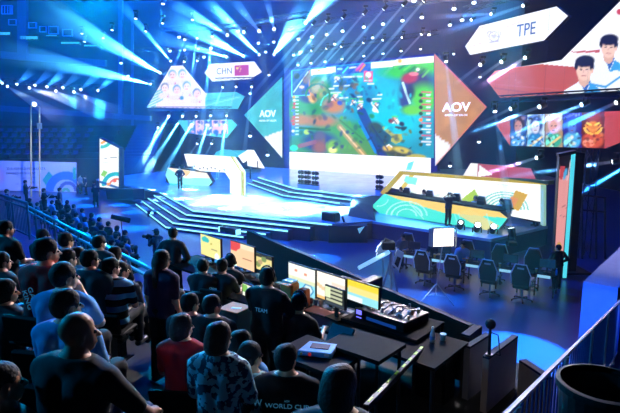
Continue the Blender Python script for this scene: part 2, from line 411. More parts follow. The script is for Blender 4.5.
    if sleeve == 'short':
        mL, mR = (np.array(SL)+.75*(np.array(eL)-SL)), (np.array(SR)+.75*(np.array(eR)-SR))
        shirt = inf(torso, g)+[('c', SL, tuple(mL), .05+g+.01, .058), ('c', SR, tuple(mR), .05+g+.01, .058)]
    out['shirt'] = to_mesh('shirt', [net(shirt, h, .03, cut, .003)])
    low = [('c', (-.06*w, 0, H+.06), (.06*w, 0, H+.06), .125*w, .125*w)]
    out['trousers'] = to_mesh('trousers', [net(low+inf(thigh, g)+inf(shin, g+.01), h, .03, lambda q: np.maximum(q[..., 2]-(H+.1), .07-q[..., 2]), .003)])
    out['shoe'], out['shoe2'] = [to_mesh('shoe', [net(inf(f_, .012), min(h, .02), .01, lambda q: .001-q[..., 2])]) for f_ in (feet[:1], feet[1:])]
    if hair != 'bald':
        up = .011
        hs = [('e', hp(0, -.024, .036), (.094, .112, .110), Rh), ('e', hp(0, -.04, -.02), (.082, .082, .07), Rh)]
        low_z = -.10; face_y = .05
        if hair in ('long', 'bob', 'pony'):
            hs += [('e', hp(0, -.045, -.035), (.102, .095, .11), Rh)]; low_z = -.12
        if hair == 'long':
            hs += [('c', hp(0, -.06, -.05), tuple(np.array(hp(0, -.06, -.05))+np.array((0, -.06, -.26))), .085, .05)]; low_z = -.5
        if hair == 'bob': low_z = -.14
        if hair == 'pony':
            hs += [('c', hp(0, -.10, .02), tuple(np.array(hp(0, -.12, 0))+np.array((0, -.03, -.22))), .035, .022)]; low_z = -.3
        if hair == 'buzz': hs = [('e', hp(0, -.018, .034), (.080, .099, .096), Rh)]
        fe = ('e', hp(0, .105, -.045), (.085 if hair in ('short', 'buzz') else .06, .075, .105), Rh)
        ears = [('e', hp(s*.085, .018, -.03), (.03, .045, .05), Rh) for s in (-1, 1)] if hair in ('short', 'buzz') else []
        def hcut(q):
            d = -sd(q, [fe], .01)
            for e in ears: d = np.maximum(d, -sd(q, [e], .01))
            qq = (q-hc.astype(np.float32))@Rh
            if hair in ('short', 'buzz'): d = np.maximum(d, low_z-qq[..., 2])
            return d
        out['hair'] = to_mesh('hair', [net(hs, min(h, .012), .02, hcut, 0.004 if hair != 'buzz' else 0)])
    if h < .03:
        for s in (-1, 1): out['eye' if s < 0 else 'eye2'] = MB().ball(hp(s*.03, .078, .0), .0115, 8, 6).mesh('eye', (0, 0, 0), True)
    _PC[key] = (out, hc); return _PC[key]
SKIN = mat('skin', (214, 168, 140), .55, var=.06); SKIN2 = mat('tanned_skin', (176, 128, 100), .5, var=.06)
HAIR = mat('black_hair', (16, 14, 15), .7, var=.3, scale=60, bump=.4); HAIR2 = mat('dark_brown_hair', (46, 28, 20), .6, var=.3, scale=60, bump=.4)
EYE_M = mat('eye', (30, 26, 26), .2); SHOE = mat('shoe_leather', (24, 24, 28), .5); JEANS = mat('dark_denim', (26, 34, 62), .85); TROUSER = mat('black_trousers', (16, 17, 22), .85)
def cloth(name, rgb): return mat(name, rgb, .85, var=.15, scale=9, bump=.3)
BTEE = cloth('black_cotton', (18, 19, 24)); NAVY = cloth('navy_cotton', (24, 34, 74))
def person(label, P, yaw, shirt=BTEE, trousers=TROUSER, skin=SKIN, hairm=HAIR, group=None, scale=1., floor=None, extras=(), name='person', shirt_name='shirt', headset=False, **kw):
    """P = head centre in the world (or feet if floor is given as True)"""
    F, hc = figure(**kw)
    e = bpy.data.objects.new(name, None); COL.objects.link(e); e.rotation_euler = (0, 0, yaw); e.scale = (scale,)*3; e.empty_display_size = .2
    off = Matrix.Rotation(yaw, 3, 'Z') @ Vector(hc.tolist())*scale
    e.location = Vector(P) if floor else Vector(P)-off
    tag(e, label, 'person', group)
    b = link('body', F['body'], skin, e)
    for nm, m in (('shirt', shirt), ('trousers', trousers), ('shoe', SHOE), ('shoe2', SHOE), ('hair', hairm), ('eye', EYE_M), ('eye2', EYE_M)):
        if nm in F:
            o = bpy.data.objects.new({'shirt': shirt_name, 'shoe2': 'shoe', 'eye2': 'eye'}.get(nm, nm), F[nm]); COL.objects.link(o); o.parent = e
            if not F[nm].materials: F[nm].materials.append(m)
            if F[nm].materials[0] != m: o.material_slots[0].link = 'OBJECT'; o.material_slots[0].material = m
    if F['body'].materials[0] != skin: b.material_slots[0].link = 'OBJECT'; b.material_slots[0].material = skin
    if headset:
        m = MB(); hx = Vector(hc.tolist()); pr = None
        for i in range(11):
            t = math.pi*i/10; p = hx+Vector((.108*math.cos(t), -.01, .03+.13*math.sin(t)))
            if pr is not None: m.tube(pr, p, .011, .011, 6)
            pr = p
        hs = link('headset', m.mesh('headset', (0, 0, 0), True), PLASTIC, e)
        for s in (-1, 1):
            q = MB().tube(hx+Vector((s*.08, -.01, .0)), hx+Vector((s*.115, -.01, .0)), .036, .03, 12); link('ear_cup', q.mesh('ear_cup'), PLASTIC, hs)
    return e, Vector(hc.tolist())
YF = -R(39.7)
# ------------------------------------------------------------------ the setting
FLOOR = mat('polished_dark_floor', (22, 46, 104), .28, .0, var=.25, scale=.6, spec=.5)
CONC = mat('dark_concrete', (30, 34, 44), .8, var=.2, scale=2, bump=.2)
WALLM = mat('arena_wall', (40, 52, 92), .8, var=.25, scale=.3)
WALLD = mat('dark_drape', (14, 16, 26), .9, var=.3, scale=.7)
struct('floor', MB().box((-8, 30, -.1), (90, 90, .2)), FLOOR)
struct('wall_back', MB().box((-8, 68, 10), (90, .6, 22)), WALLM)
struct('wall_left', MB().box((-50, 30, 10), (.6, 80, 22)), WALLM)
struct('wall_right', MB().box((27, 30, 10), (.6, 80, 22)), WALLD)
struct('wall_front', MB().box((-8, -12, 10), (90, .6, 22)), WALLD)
struct('ceiling', MB().box((-8, 28, 21), (90, 86, .3)), mat('dark_ceiling', (14, 18, 36), .9))
# upper boxes and mullions on the far left wall: a parapet band with windows
WL = Plane((-40, 62), (1, -.02))
def wallpoly(pl, pts, off, th, mb=None):
    mb = mb or MB(); return mb.prism([pl.at(x, y, off) for x, y in pts], -pl.n*th)
m = MB()
wallpoly(WL, [(0, 51), (105, 60), (105, 66), (0, 58)], 0, .6, m)
wallpoly(WL, [(17, -5), (26, -5), (26, 60), (17, 60)], .2, .5, m); wallpoly(WL, [(118, 0), (122, 0), (122, 120), (118, 120)], .2, .5, m)
wallpoly(WL, [(131, 20), (133, 20), (133, 150), (131, 150)], .2, .3, m)
wallpoly(WL, [(-20, 104), (150, 116), (150, 121), (-20, 110)], .6, .6, m)
struct('trim_1', m, mat('painted_concrete_band', (60, 78, 130), .7))
WFR = mat('window_frame_metal', (110, 150, 220), .5)
k = 1
for (x0, y0, x1, y1) in ((1, 5, 12, 14), (8, 19, 16, 25), (28, 22, 36, 28), (39, 26, 46, 32), (48, 26, 58, 34), (62, 29, 72, 36)):
    m = MB()
    for a, b, c, d in ((x0, y0, x1, y0+.7), (x0, y1-.7, x1, y1), (x0, y0, x0+.7, y1), (x1-.7, y0, x1, y1)):
        wallpoly(WL, [(a, b), (c, b), (c, d), (a, d)], .25, .25, m)
    if k == 1:
        for q in (4, 7, 9.5): wallpoly(WL, [(q, y0), (q+.5, y0), (q+.5, y1), (q, y1)], .25, .2, m)
    wf = struct('window_%d' % k, m, WFR)
    tag(link('glass', wallpoly(WL, [(x0, y0), (x1, y0), (x1, y1), (x0, y1)], .1, .05).mesh('glass'), mat('dark_window_glass', (10, 24, 70), .1), wf)); k += 1
# illuminated scoreboard ribbons on the wall
RIB = mat('led_ribbon_lamp', (10, 10, 12), .5, emis=(60, 190, 255), es=1.0)
for i, (x0, y0, x1, y1) in enumerate(((-6, 31.5, 10, 35.5), (20, 35.5, 37.5, 39.8), (46, 35, 57, 36), (61, 41.5, 79, 44.2), (84, 44.5, 97, 46.5))):
    t = T('ribbon_board', 'small glowing ribbon board high on the far left wall, %s from the left' % ORD[i], 'display', WL.at((x0+x1)/2, (y0+y1)/2), group='ribbon boards on the far wall', local=False)
    t.part('casing', wallpoly(WL, [(x0-.5, y0-.5), (x1+.5, y0-.3), (x1+.5, y1+.5), (x0-.5, y1+.3)], .1, .2), DARK)
    m = MB(); g = random.Random(i); x = x0; sl = (y1-y0)*.16
    while x < x1-.8:
        q = g.uniform(.6, 1.6); wallpoly(WL, [(x, y0+sl), (x+q, y0+sl), (x+q, y1-sl*g.uniform(.5, 2)), (x, y1-sl)], .2, .06, m); x += q+.35
    t.part('light_strip', m, RIB)
# distant seating bank, rows of small seats, stairs
bank = MB(); NB = 7
for r in range(NB):
    y = 52+r*.9; bank.box((-30, y+5, 3.0+r*.45-1.6), (26, 10.9-r*.0, .0+3.2+r*.0)) if False else bank.box((-31, 47.3+r*.9+4.5, (2.6+r*.5)/2), (24, 9-r*.9*0, 2.6+r*.5))
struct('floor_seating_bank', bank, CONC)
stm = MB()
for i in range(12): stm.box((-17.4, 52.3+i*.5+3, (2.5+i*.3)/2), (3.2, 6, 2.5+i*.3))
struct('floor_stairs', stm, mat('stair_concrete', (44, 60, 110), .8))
seatm = mat('blue_seat_plastic', (14, 32, 96), .5)
def seat_proto(name, label, group, plastic, w=.46):
    t = T(name, label, 'seat', (0, 0, 0), group=group)
    t.part('seat', MB().box((0, 0, .44), (w, .42, .04)).box((0, .2, .41), (w, .04, .08)), plastic, bevel=.012)
    t.part('backrest', MB().box((0, -.23, .60), (w, .05, .26), Matrix.Rotation(.12, 3, 'X')), plastic, bevel=.015)
    t.part('pedestal', MB().box((0, -.05, .21), (.07, .16, .42)).box((0, -.05, .01), (.24, .26, .02)), BLACK)
    return t.e
sp = seat_proto('stadium_seat', 'empty blue plastic seat in the distant seating bank beyond the white banner', 'seats in the distant bank', seatm)
first = True
for r in range(5):
    for c in range(22):
        if (r*7+c*3) % 11 == 0: continue
        x = -40+c*.88; 
        if x > -20.5: continue
        o = sp if first else copy_tree(sp); first = False
        o.location = (x, 47.75+r*.9, 2.6+r*.5+.001); o.rotation_euler = (0, 0, math.pi)
# raked stand under the camera: rows run along U2 and drop towards the stage
def frame(u, s, z=0): return U2*u+V2*s+Vector((0, 0, z))
ROT = Matrix.Rotation(math.atan2(U2.y, U2.x), 3, 'Z')
def ubox(mb, u0, u1, s0, s1, z0, z1): return mb.box(frame((u0+u1)/2, (s0+s1)/2, (z0+z1)/2), (u1-u0, s1-s0, z1-z0), ROT)
TIERS = [(-2.2, -.4, 4.2), (-.4, .45, 3.85), (.45, 1.2, 3.5), (1.2, 1.95, 3.13), (1.95, 2.7, 2.76), (2.7, 3.45, 2.42), (3.45, 7.0, 2.1)]
def tier_z(s):
    for a, b, z in TIERS:
        if s < b: return z
    return 2.1
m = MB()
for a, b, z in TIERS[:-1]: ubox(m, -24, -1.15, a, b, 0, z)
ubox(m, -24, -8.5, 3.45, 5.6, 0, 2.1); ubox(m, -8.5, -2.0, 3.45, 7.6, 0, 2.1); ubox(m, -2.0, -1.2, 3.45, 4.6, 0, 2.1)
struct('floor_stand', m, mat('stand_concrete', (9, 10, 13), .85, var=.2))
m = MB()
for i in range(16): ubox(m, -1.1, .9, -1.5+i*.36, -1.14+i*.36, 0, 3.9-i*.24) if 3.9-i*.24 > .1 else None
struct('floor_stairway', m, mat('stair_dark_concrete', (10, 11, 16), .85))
# haze in the air over the arena floor
hz = MB().box((-9, 36, 8.9), (56, 52, 17.6)); hm = bpy.data.materials.new('stage_haze'); hm.use_nodes = True; nt = hm.node_tree; nt.nodes.clear()
o_ = nt.nodes.new('ShaderNodeOutputMaterial'); v_ = nt.nodes.new('ShaderNodeVolumeScatter'); v_.inputs['Density'].default_value = .003; v_.inputs['Anisotropy'].default_value = .25
nt.links.new(v_.outputs[0], o_.inputs['Volume'])
tag(link('haze', hz.mesh('haze'), hm), 'thin stage haze filling the air over the arena floor', 'haze', kind='stuff')

# ------------------------------------------------------------------ stage
SP = Plane((-1.7, 50), (11.4, -9.4))           # main screen plane
DECK = mat('glossy_stage_deck', (170, 205, 230), .16, .0, var=.3, scale=.9, spec=.8)
RISER = mat('dark_blue_riser', (12, 30, 90), .4)
def poly_deck(pts_px, z, th):
    P = [G(x, y, z) for x, y in pts_px]; return P
def offset_out(P, d):
    """push an open front edge (list of ground points) outwards by d"""
    out = []; n = len(P)
    for i in range(n):
        a = P[max(i-1, 0)]; b = P[min(i+1, n-1)]; t = (b-a); t.z = 0; t.normalize(); out.append(P[i]+Vector((t.y, -t.x, 0))*d)
    return out
front = [G(*p, .9) for p in ((160, 192), (193, 210), (332, 224))]
right = [G(*p, .9) for p in ((372, 221), (455, 234), (491, 239), (548, 226))]
back = [Vector((16, 36, .9)), Vector((-1, 51.5, .9)), Vector((-16, 54, .9)), Vector((-19, 46, .9))]
stg = T('main_stage', 'broad glossy stage deck with glowing cyan step edges in front of the giant screen', 'stage', (-4, 36, 0), local=False)
top = front+right+back
stg.part('deck', MB().prism([p-Vector((0, 0, .0)) for p in top], (0, 0, -.12)), DECK)
stg.part('deck_body', MB().prism([p*1.0-Vector((0, 0, .13)) for p in top], (0, 0, -.765)), RISER)
STRIP = mat('cyan_led_strip', (10, 20, 30), .4, emis=(140, 232, 255), es=1.7)
ends = [332, 332, 296, 272, 224]
pF = front
for k in range(1, 5):
    z = .9-k*.18; o = offset_out(front, .42*k); o = [Vector((q.x, q.y, z)) for q in o]
    a, b = o[1], o[2]; f = 1-.11*k; o[2] = a.lerp(b, f); inner = [Vector((q.x, q.y, z)) for q in offset_out(front, .42*(k-1)-.0)]; inner[2] = inner[1].lerp(inner[2], f)
    stg.part('step', MB().prism(o+inner[::-1], (0, 0, -z+.004)), RISER)
for k in range(0, 5):
    z = .9-k*.18; o = [Vector((q.x, q.y, z)) for q in offset_out(front, .42*k+.012)]; o[2] = o[1].lerp(o[2], (1-.11*k) if k else 1)
    m = MB()
    for a, b in zip(o, o[1:]): 
        d = (b-a).normalized(); nrm = Vector((d.y, -d.x, 0)); m.prism([a-Vector((0, 0, .005)), b-Vector((0, 0, .005)), b-Vector((0, 0, .075)), a-Vector((0, 0, .075))], nrm*.02)
    stg.part('step_light', m, STRIP)
# upper tier under the screen
uf = [G(*p, 1.5) for p in ((258, 177), (295, 188), (362, 196))]
up = T('upper_stage_tier', 'raised dark tier with curved glowing steps directly below the giant screen', 'stage', (0, 36, .9), local=False)
ub = [SP.pt(14.5, 1.5, .1), SP.pt(-4, 1.5, .1)]
up.part('deck', MB().prism(uf+[Vector((9, 32, 1.5))]+ub, (0, 0, -.1)), DECK)
up.part('deck_body', MB().prism([p-Vector((0, 0, .105)) for p in uf+[Vector((9, 32, 1.5))]+ub], (0, 0, -.49)), RISER)
for k in range(3):
    z = 1.5-k*.2; o = [Vector((q.x, q.y, z)) for q in offset_out(uf, .45*k+.012)]; o[2] = o[1].lerp(o[2], 1-.08*k)
    if k:
        i2 = [Vector((q.x, q.y, z)) for q in offset_out(uf, .45*(k-1))]; up.part('step', MB().prism(o+i2[::-1], (0, 0, -z+.905)), RISER)
    m = MB()
    for a, b in zip(o, o[1:]):
        d = (b-a).normalized(); nrm = Vector((d.y, -d.x, 0)); m.prism([a, b, b-Vector((0, 0, .06)), a-Vector((0, 0, .06))], nrm*.02)
    up.part('step_light', m, STRIP)
# dark angular ramp block between the two decks
rb = T('ramp_block', 'dark angular ramp block joining the main stage to the right team deck', 'stage block', G(372, 222, 0), local=False)
pts = [G(*p, 1.5) for p in ((352, 199), (384, 193), (366, 207))]
rb.part('body', MB().prism([G(348, 216, .9), G(352, 200, 1.5), G(384, 193, 1.5), G(372, 206, 1.3), G(376, 221, .9)], (0, 0, -.55)), mat('dark_navy_ramp', (10, 22, 60), .5))
bx = T('monitor_wedge', 'dark boxy stage monitor on the front edge of the stage below the giant screen', 'speaker', G(328, 223, .9)+Vector((0, .5, 0)), YF)
bx.part('cabinet', MB().prism([(-.42, 0, 0), (.42, 0, 0), (.42, 0, .42), (-.42, 0, .42)], (0, .5, 0)), PLASTIC, bevel=.03)
bx.part('grille', MB().box((0, -.012, .21), (.74, .02, .34)), BLACK)
# spot banks standing on the upper tier
for i, (x, y) in enumerate(((301.5, 184), (308, 184.5), (315.5, 185.5), (379.5, 190))):
    t = T('blinder_tower', '%s small black lamp cluster on the upper tier before the white board' % ['leftmost', 'middle', 'right hand', 'solitary'][i], 'stage light', G(x, y, 1.5), YF, 'lamp clusters before the screen')
    t.part('stand', MB().box((0, 0, .03), (.5, .3, .06)).tube((0, 0, .05), (0, 0, 1.0), .03), BLACK)
    for j in range(3):
        for s in (-.13, .13): t.part('lamp_head', MB().tube((s, .09, .2+.32*j), (s, -.09, .2+.32*j), .12, .14, 10), BLACK)

# ------------------------------------------------------------------ main screen and the brand panels beside it
fr = T('main_led_screen', 'giant central screen showing a colourful battle game map', 'screen', SP.at(360, 175), local=False)
def plp(pl, pts, off, th, mb=None):
    return (mb or MB()).prism([pl.at(x, y, off) for x, y in pts], -pl.n*th)
fr.part('frame', plp(SP, [(284, 68.5), (437.5, 53), (437.5, 172), (284, 176)], 0, .5), mat('screen_frame_blue', (14, 30, 110), .5))
cv = Canvas(SP, (289, 55, 435, 160), .07, (40, 170, 190))
gx = cv
gx.poly([(289, 66), (292, 66), (292, 160), (289, 160)], (20, 60, 160))
# land, river and paths of a generic arena map
for e in (((318, 88), 14, 14, (60, 170, 90)), ((306, 110), 22, 12, (70, 175, 80)), ((330, 150), 50, 18, (60, 160, 90)), ((362, 150), 30, 16, (110, 170, 70)),
          ((345, 130), 34, 12, (90, 180, 80)), ((318, 90), 8, 8, (190, 170, 70)), ((372, 88), 26, 24, (20, 205, 220)), ((395, 115), 30, 26, (20, 215, 225)),
          ((362, 98), 16, 14, (10, 170, 200)), ((345, 80), 14, 10, (30, 150, 210)), ((408, 72), 26, 7, (70, 215, 50)), ((426, 66), 14, 6, (110, 220, 60)),
          ((418, 84), 15, 14, (90, 80, 130)), ((424, 98), 14, 14, (110, 220, 60)), ((405, 98), 6, 14, (70, 90, 160)), ((412, 110), 10, 5, (130, 220, 60))):
    gx.ell(e[0][0], e[0][1], e[1], e[2], e[3], 0, .35)
gx.ell(302, 120, 10, 5.5, (205, 150, 80), 0, .4); gx.ell(322, 121, 15, 5.5, (205, 145, 80), 0, .4); gx.ell(334, 106, 11, 7.5, (215, 150, 60), 0, .35); gx.ell(330, 104, 3.5, 3.5, (170, 110, 100), 0, .4)
gx.arc(334, 106, 13, 1.5, (90, 230, 200)); gx.line(340, 127, 364, 155, 6, (200, 170, 90), .8); gx.line(340, 127, 364, 155, 1.5, (250, 210, 150))
gx.ell(356, 112, 10, 10, (20, 180, 200), 0, .4); gx.line(362, 112, 384, 158, 9, (30, 70, 170), .9); gx.line(360, 122, 376, 152, 3, (40, 160, 230))
gx.ell(376, 128, 8, 6, (80, 110, 90), 20, .3); gx.ell(384, 138, 9, 9, (20, 110, 120), 0, .4); gx.poly([(393, 134), (402, 134), (403, 141), (396, 144), (391, 141)], (200, 200, 80)); gx.line(384, 128, 394, 136, 3, (190, 190, 90))
gx.ell(398, 152, 15, 6, (90, 100, 60), 10, .3); gx.ell(402, 150, 9, 3, (220, 205, 80), 12, .3); gx.ell(388, 148, 5, 3, (230, 200, 90), 0, .3); gx.ell(416, 157, 10, 3, (200, 190, 80))
gx.ell(320, 142, 17, 10, (40, 70, 150), 0, .3); gx.ell(320, 138, 6, 7, (120, 100, 130), 0, .3); gx.ell(320, 147, 7, 6, (170, 110, 90), 0, .4); gx.line(300, 146, 315, 142, 4, (170, 110, 130)); gx.ell(333, 147, 6, 7, (150, 200, 50), 0, .3); gx.ell(333, 150, 4, 3, (250, 245, 150), 0, .3)
gx.ell(307, 132, 3, 2.5, (200, 220, 90)); gx.ell(294, 148, 4, 3, (80, 240, 200)); gx.ell(309, 98, 9, 5, (40, 60, 120), 0, .3); gx.ell(313, 99, 4, 4, (240, 210, 130), 0, .3)
gx.ell(302, 92, 9, 5, (50, 90, 150), 0, .3); gx.ell(311, 96, 5, 3, (245, 190, 90), 40, .3); gx.ell(357, 78, 5, 8, (70, 220, 200), 0, .4)
for i in range(9): gx.line(386+i*4.6, 64+i*1.6, 392+i*4.6, 61+i*1.2, 2, (40, 150, 40) if i % 2 else (150, 230, 90), .7)
gx.ell(410, 78, 8, 5, (200, 70, 90), -10, .3); gx.ell(414, 74, 5, 2, (240, 150, 150)); gx.ell(418, 69.5, 2, 1.6, (250, 250, 240)); gx.line(403, 83, 406, 92, 2.5, (220, 250, 245)); gx.line(406, 92, 410, 103, 2.2, (210, 245, 240)); gx.ell(411, 92, 4, 6, (50, 60, 110), 0, .4, .8)
# minimap, bars, icons and small fighters
gx.poly([(292, 71), (310, 69), (310, 95), (292, 96)], (25, 100, 170)); gx.line(294, 92, 308, 72, 1.2, (230, 240, 245)); gx.ell(297, 76, 3, 3, (40, 60, 60)); gx.ell(302, 87, 2.6, 1.6, (250, 210, 210)); gx.ell(306, 80, 3, 4, (150, 90, 60), 0, .3); gx.line(309.5, 71, 309.5, 92, 1, (240, 160, 60))
gx.line(292, 96, 310, 95, .8, (120, 240, 250)); gx.line(292, 71, 292, 96, 1, (120, 240, 250))
gx.poly([(311, 69.3), (336, 66.8), (336, 72.5), (311, 75.5)], (255, 252, 225)); gx.poly([(371, 62.5), (434, 55.8), (434, 62.3), (371, 68.5)], (255, 252, 225)); gx.ell(319, 70.5, 1.6, 1.2, (230, 190, 50)); gx.ell(400, 61, 2, 2, (240, 200, 60))
gx.poly([(336, 66.8), (371, 63), (371, 72), (336, 75)], (20, 110, 200)); 
gx.line(343, 73, 348, 67, 1.6, (90, 240, 250)); gx.line(350, 68, 356, 67, 1.4, (255, 255, 255)); gx.line(357, 70, 363, 64, 3, (230, 60, 160)); gx.line(360, 71, 365, 65, 1.6, (250, 170, 40)); gx.line(338, 69, 342, 69, 1.5, (220, 240, 255))
gx.poly([(364, 71), (373, 71), (373, 82), (364, 82)], (235, 110, 150)); gx.ell(368.5, 75, 3, 3, (255, 240, 245)); gx.line(365, 80.5, 372, 80.5, 1, (255, 255, 255))
for (x, y, L) in ((337, 78, 5), (344, 77, 18), (334, 86, 12), (329, 89, 5), (346, 85.5, 7), (330, 93, 11), (356, 97, 6), (340, 98, 8), (373, 99, 8), (368, 84, 6), (352, 103, 5), (378, 95, 4)): gx.line(x, y, x+L, y-.4, 1.4, (250, 252, 255))
for (x, y, c) in ((337, 78.5, (250, 245, 240)), (336, 94.5, (245, 225, 215)), (353, 97, (40, 60, 140)), (334, 99, (240, 180, 170)), (361, 102, (255, 255, 255)), (360, 107, (230, 90, 120)), (376, 105, (250, 250, 255)), (375, 110, (255, 250, 240)), (369, 100, (40, 50, 110)), (395, 118, (210, 80, 60)), (397, 122, (255, 235, 220)), (402, 124, (60, 40, 80)), (391, 121, (150, 70, 50)), (372, 116, (30, 170, 120)), (340, 103, (20, 90, 200))):
    gx.ell(x, y, 2.6, 2.2, c, 20, .3)
gx.line(396, 127, 405, 129, 2, (110, 60, 70)); gx.line(372, 103, 378, 112, 2, (250, 250, 255)); gx.line(386, 147, 389, 144.5, 1, (255, 255, 255)); gx.line(389, 144.5, 392, 147, 1, (255, 255, 255))
g = random.Random(5)
for i in range(12): y = 97+i*3.4; gx.ell(294+g.uniform(-1, 1), y, 1.6, 1.4, g.choice([(250, 250, 255), (230, 90, 90), (240, 190, 90), (90, 150, 240)])); gx.line(296, y, 298.5, y, 1, (240, 245, 250))
for i in range(9): y = 92+i*6.2; gx.line(422, y, 431, y+.3, 1.4, g.choice([(240, 90, 120), (200, 60, 90), (250, 240, 245)])); gx.ell(421, y+3, 2, 1.8, g.choice([(60, 90, 40), (250, 160, 60), (40, 40, 60)])); gx.line(427, y+3, 430, y+3, 1.6, (250, 250, 255))
gx.speckle((299, 76, 362, 150), 70, [(40, 120, 60), (110, 190, 50), (30, 90, 100), (20, 70, 120), (150, 120, 50)], (1.2, 3.4), 3)
gx.speckle((340, 76, 380, 112), 36, [(20, 120, 180), (30, 225, 215), (10, 90, 140), (60, 200, 150)], (1, 3), 4); gx.speckle((366, 126, 412, 156), 26, [(30, 80, 90), (60, 60, 40), (130, 130, 50), (20, 60, 90)], (1, 3), 6)
gx.speckle((384, 92, 416, 130), 12, [(20, 190, 210), (60, 235, 230)], (1.5, 4), 8)
for (x, y) in ((353, 103), (360, 107), (376, 106), (395, 121), (334, 98), (337, 80)):
    gx.line(x-2, y+2, x+2.4, y-1.6, 1.3, (255, 250, 245)); gx.line(x-1, y-1, x+2, y+2.6, 1.1, (60, 40, 90)); gx.ell(x, y-2.2, 1.1, 1.1, (250, 200, 170)); gx.line(x-3, y-4.4, x+3.4, y-4.6, .8, (90, 230, 90))
for (a, b, c_, d_) in ((366, 128, 380, 156), (372, 126, 388, 150)): gx.line(a, b, c_, d_, 1.2, (20, 50, 120))
gx.arc(318, 96, 12, 2, (40, 150, 80), -180, 20); gx.line(300, 128, 330, 130, 2, (50, 130, 60)); gx.line(340, 120, 364, 140, 1.6, (70, 150, 60))
gx.C = np.clip(gx.C**1.35*1.22, 0, 1.15)
scr = fr.part('display', gx.mesh('display', [(289.5, 70.2), (434, 55.6), (434, 158.2), (289.5, 151.3)], .03, fr.b), screen_mat('bright_screen_picture', 1.0))
wb = T('white_led_board', 'long plain white lit board under the giant screen, standing on the upper tier', 'screen', SP.at(360, 180), local=False)
WHITE_E = mat('white_led_surface', (60, 62, 66), .5, emis=(255, 252, 250), es=1.15)
wb.part('display', plp(SP, [(289.5, 151.8), (430, 158), (430, 186), (372, 186), (289.5, 175)], .16, .12), WHITE_E)
wb.part('cyan_mark', plp(SP, [(408, 163), (414, 161), (411, 170), (406, 170)], .19, .02), mat('cyan_led_surface', (10, 60, 60), .5, emis=(120, 235, 235), es=1.))
wb.part('cyan_mark', plp(SP, [(358, 183), (375, 185), (378, 190), (361, 188)], .19, .02), _M['cyan_led_surface'])

WHITE_L = mat('white_lettering', (240, 240, 240), .5, emis=(255, 255, 255), es=1.1)
def brand(th_label, pts, wpts, rgb, tx, ty, hpx, small):
    t = T('diamond_panel', th_label, 'display', SP.at(pts[0][0], 165), local=False)
    t.part('panel', plp(SP, pts, .1, .25), DARK)
    c = Canvas(SP, (min(p[0] for p in pts), min(p[1] for p in pts), max(p[0] for p in pts), max(p[1] for p in pts)), .15, rgb)
    x0, x1 = min(p[0] for p in pts), max(p[0] for p in pts)
    c.speckle((x0, 60, x1, 160), 25, [tuple(min(255, int(v*1.08)) for v in rgb), tuple(int(v*.93) for v in rgb)], (4, 9), 2); c.poly(wpts, (250, 250, 252))
    if rgb[0] > 120: 
        a = c; a.line(434, 54, 487, 107, 1.6, (220, 90, 110)); a.line(487, 107, 437, 165, 1.6, (220, 120, 110)); a.line(435, 54, 435, 132, 1.5, (230, 120, 90))
    p = t.part('display', c.mesh('display', pts, .13, t.b), screen_mat('brand_screen_picture', 1.))
    lettering(t, p, SP, 'AOV', tx, ty, hpx, WHITE_L, 1.15, .16); lettering(t, p, SP, 'ARENA OF VALOR', tx, ty+hpx*.5+3.5, 1.9, WHITE_L, 1.1, .16)
brand('teal diamond shaped panel with white AOV letters left of the giant screen', [(283, 77), (245, 115), (283, 158)], [(284, 130), (264.5, 137), (284, 160)], (84, 205, 205), 267.5, 114, 6.5, 0)
brand('tan orange diamond shaped panel with white AOV letters right of the giant screen', [(435, 53.5), (487.5, 107), (436, 166)], [(433, 132), (453.5, 147), (433, 172)], (206, 144, 72), 456, 107.5, 8.5, 0)

# ------------------------------------------------------------------ left wing: photo panel, CHN sign, hero strip
LW = Plane((-6.25, 50), (.93, -.37))
t = T('country_sign', 'white hexagonal hanging sign reading CHN with a red flag', 'sign', LW.at(233, 72), local=False)
hexa = [(204.5, 73), (211, 64), (254.5, 61.5), (262, 72), (250.5, 79), (212.5, 81.5)]
t.part('casing', plp(LW, hexa, 0, .3), DARK)
c = Canvas(LW, (203, 60, 263, 83), .09, (252, 250, 252)); c.poly([(234.5, 65.8), (248.8, 65.2), (249, 75.5), (235, 76.3)], (190, 40, 80)); c.ell(237.3, 68.3, 1.3, 1.3, (250, 220, 60))
for a, b in ((240, 66.8), (241, 68.2), (241, 69.8), (240, 71)): c.ell(a, b, .5, .5, (250, 220, 60))
p = t.part('display', c.mesh('display', hexa, .03, t.b), screen_mat('sign_picture', 1.1))
lettering(t, p, LW, 'CHN', 224.3, 71.3, 6.3, mat('dark_lettering', (30, 50, 70), .6), .95, .06)
tp = [(147, 107.5), (158, 88), (171.5, 66), (183, 65.5), (205.5, 93), (236.5, 92), (244.8, 96.5), (238, 109), (202, 108.5)]
t = T('team_photo_panel', 'white angular hanging panel with six team portraits above the left booth', 'display', LW.at(190, 108), local=False)
t.part('casing', plp(LW, [(147, 107.5), (171.5, 66), (183, 65.5), (205.5, 93), (205.5, 108.5)], 0, .3), DARK)
t.part('casing', plp(LW, [(205.5, 93), (236.5, 92), (244.8, 96.5), (238, 109), (205.5, 108.5)], 0, .3), DARK)
c = Canvas(LW, (146, 64, 207, 110), .09, (252, 246, 250))
for i in range(7): c.line(146, 99+i*2.6-2, 163, 92+i*2.6-3, 1.5, (60, 190, 215), .9)
c.poly([(158, 109), (156, 104), (168, 97), (205, 97), (205, 109)], (250, 235, 242))
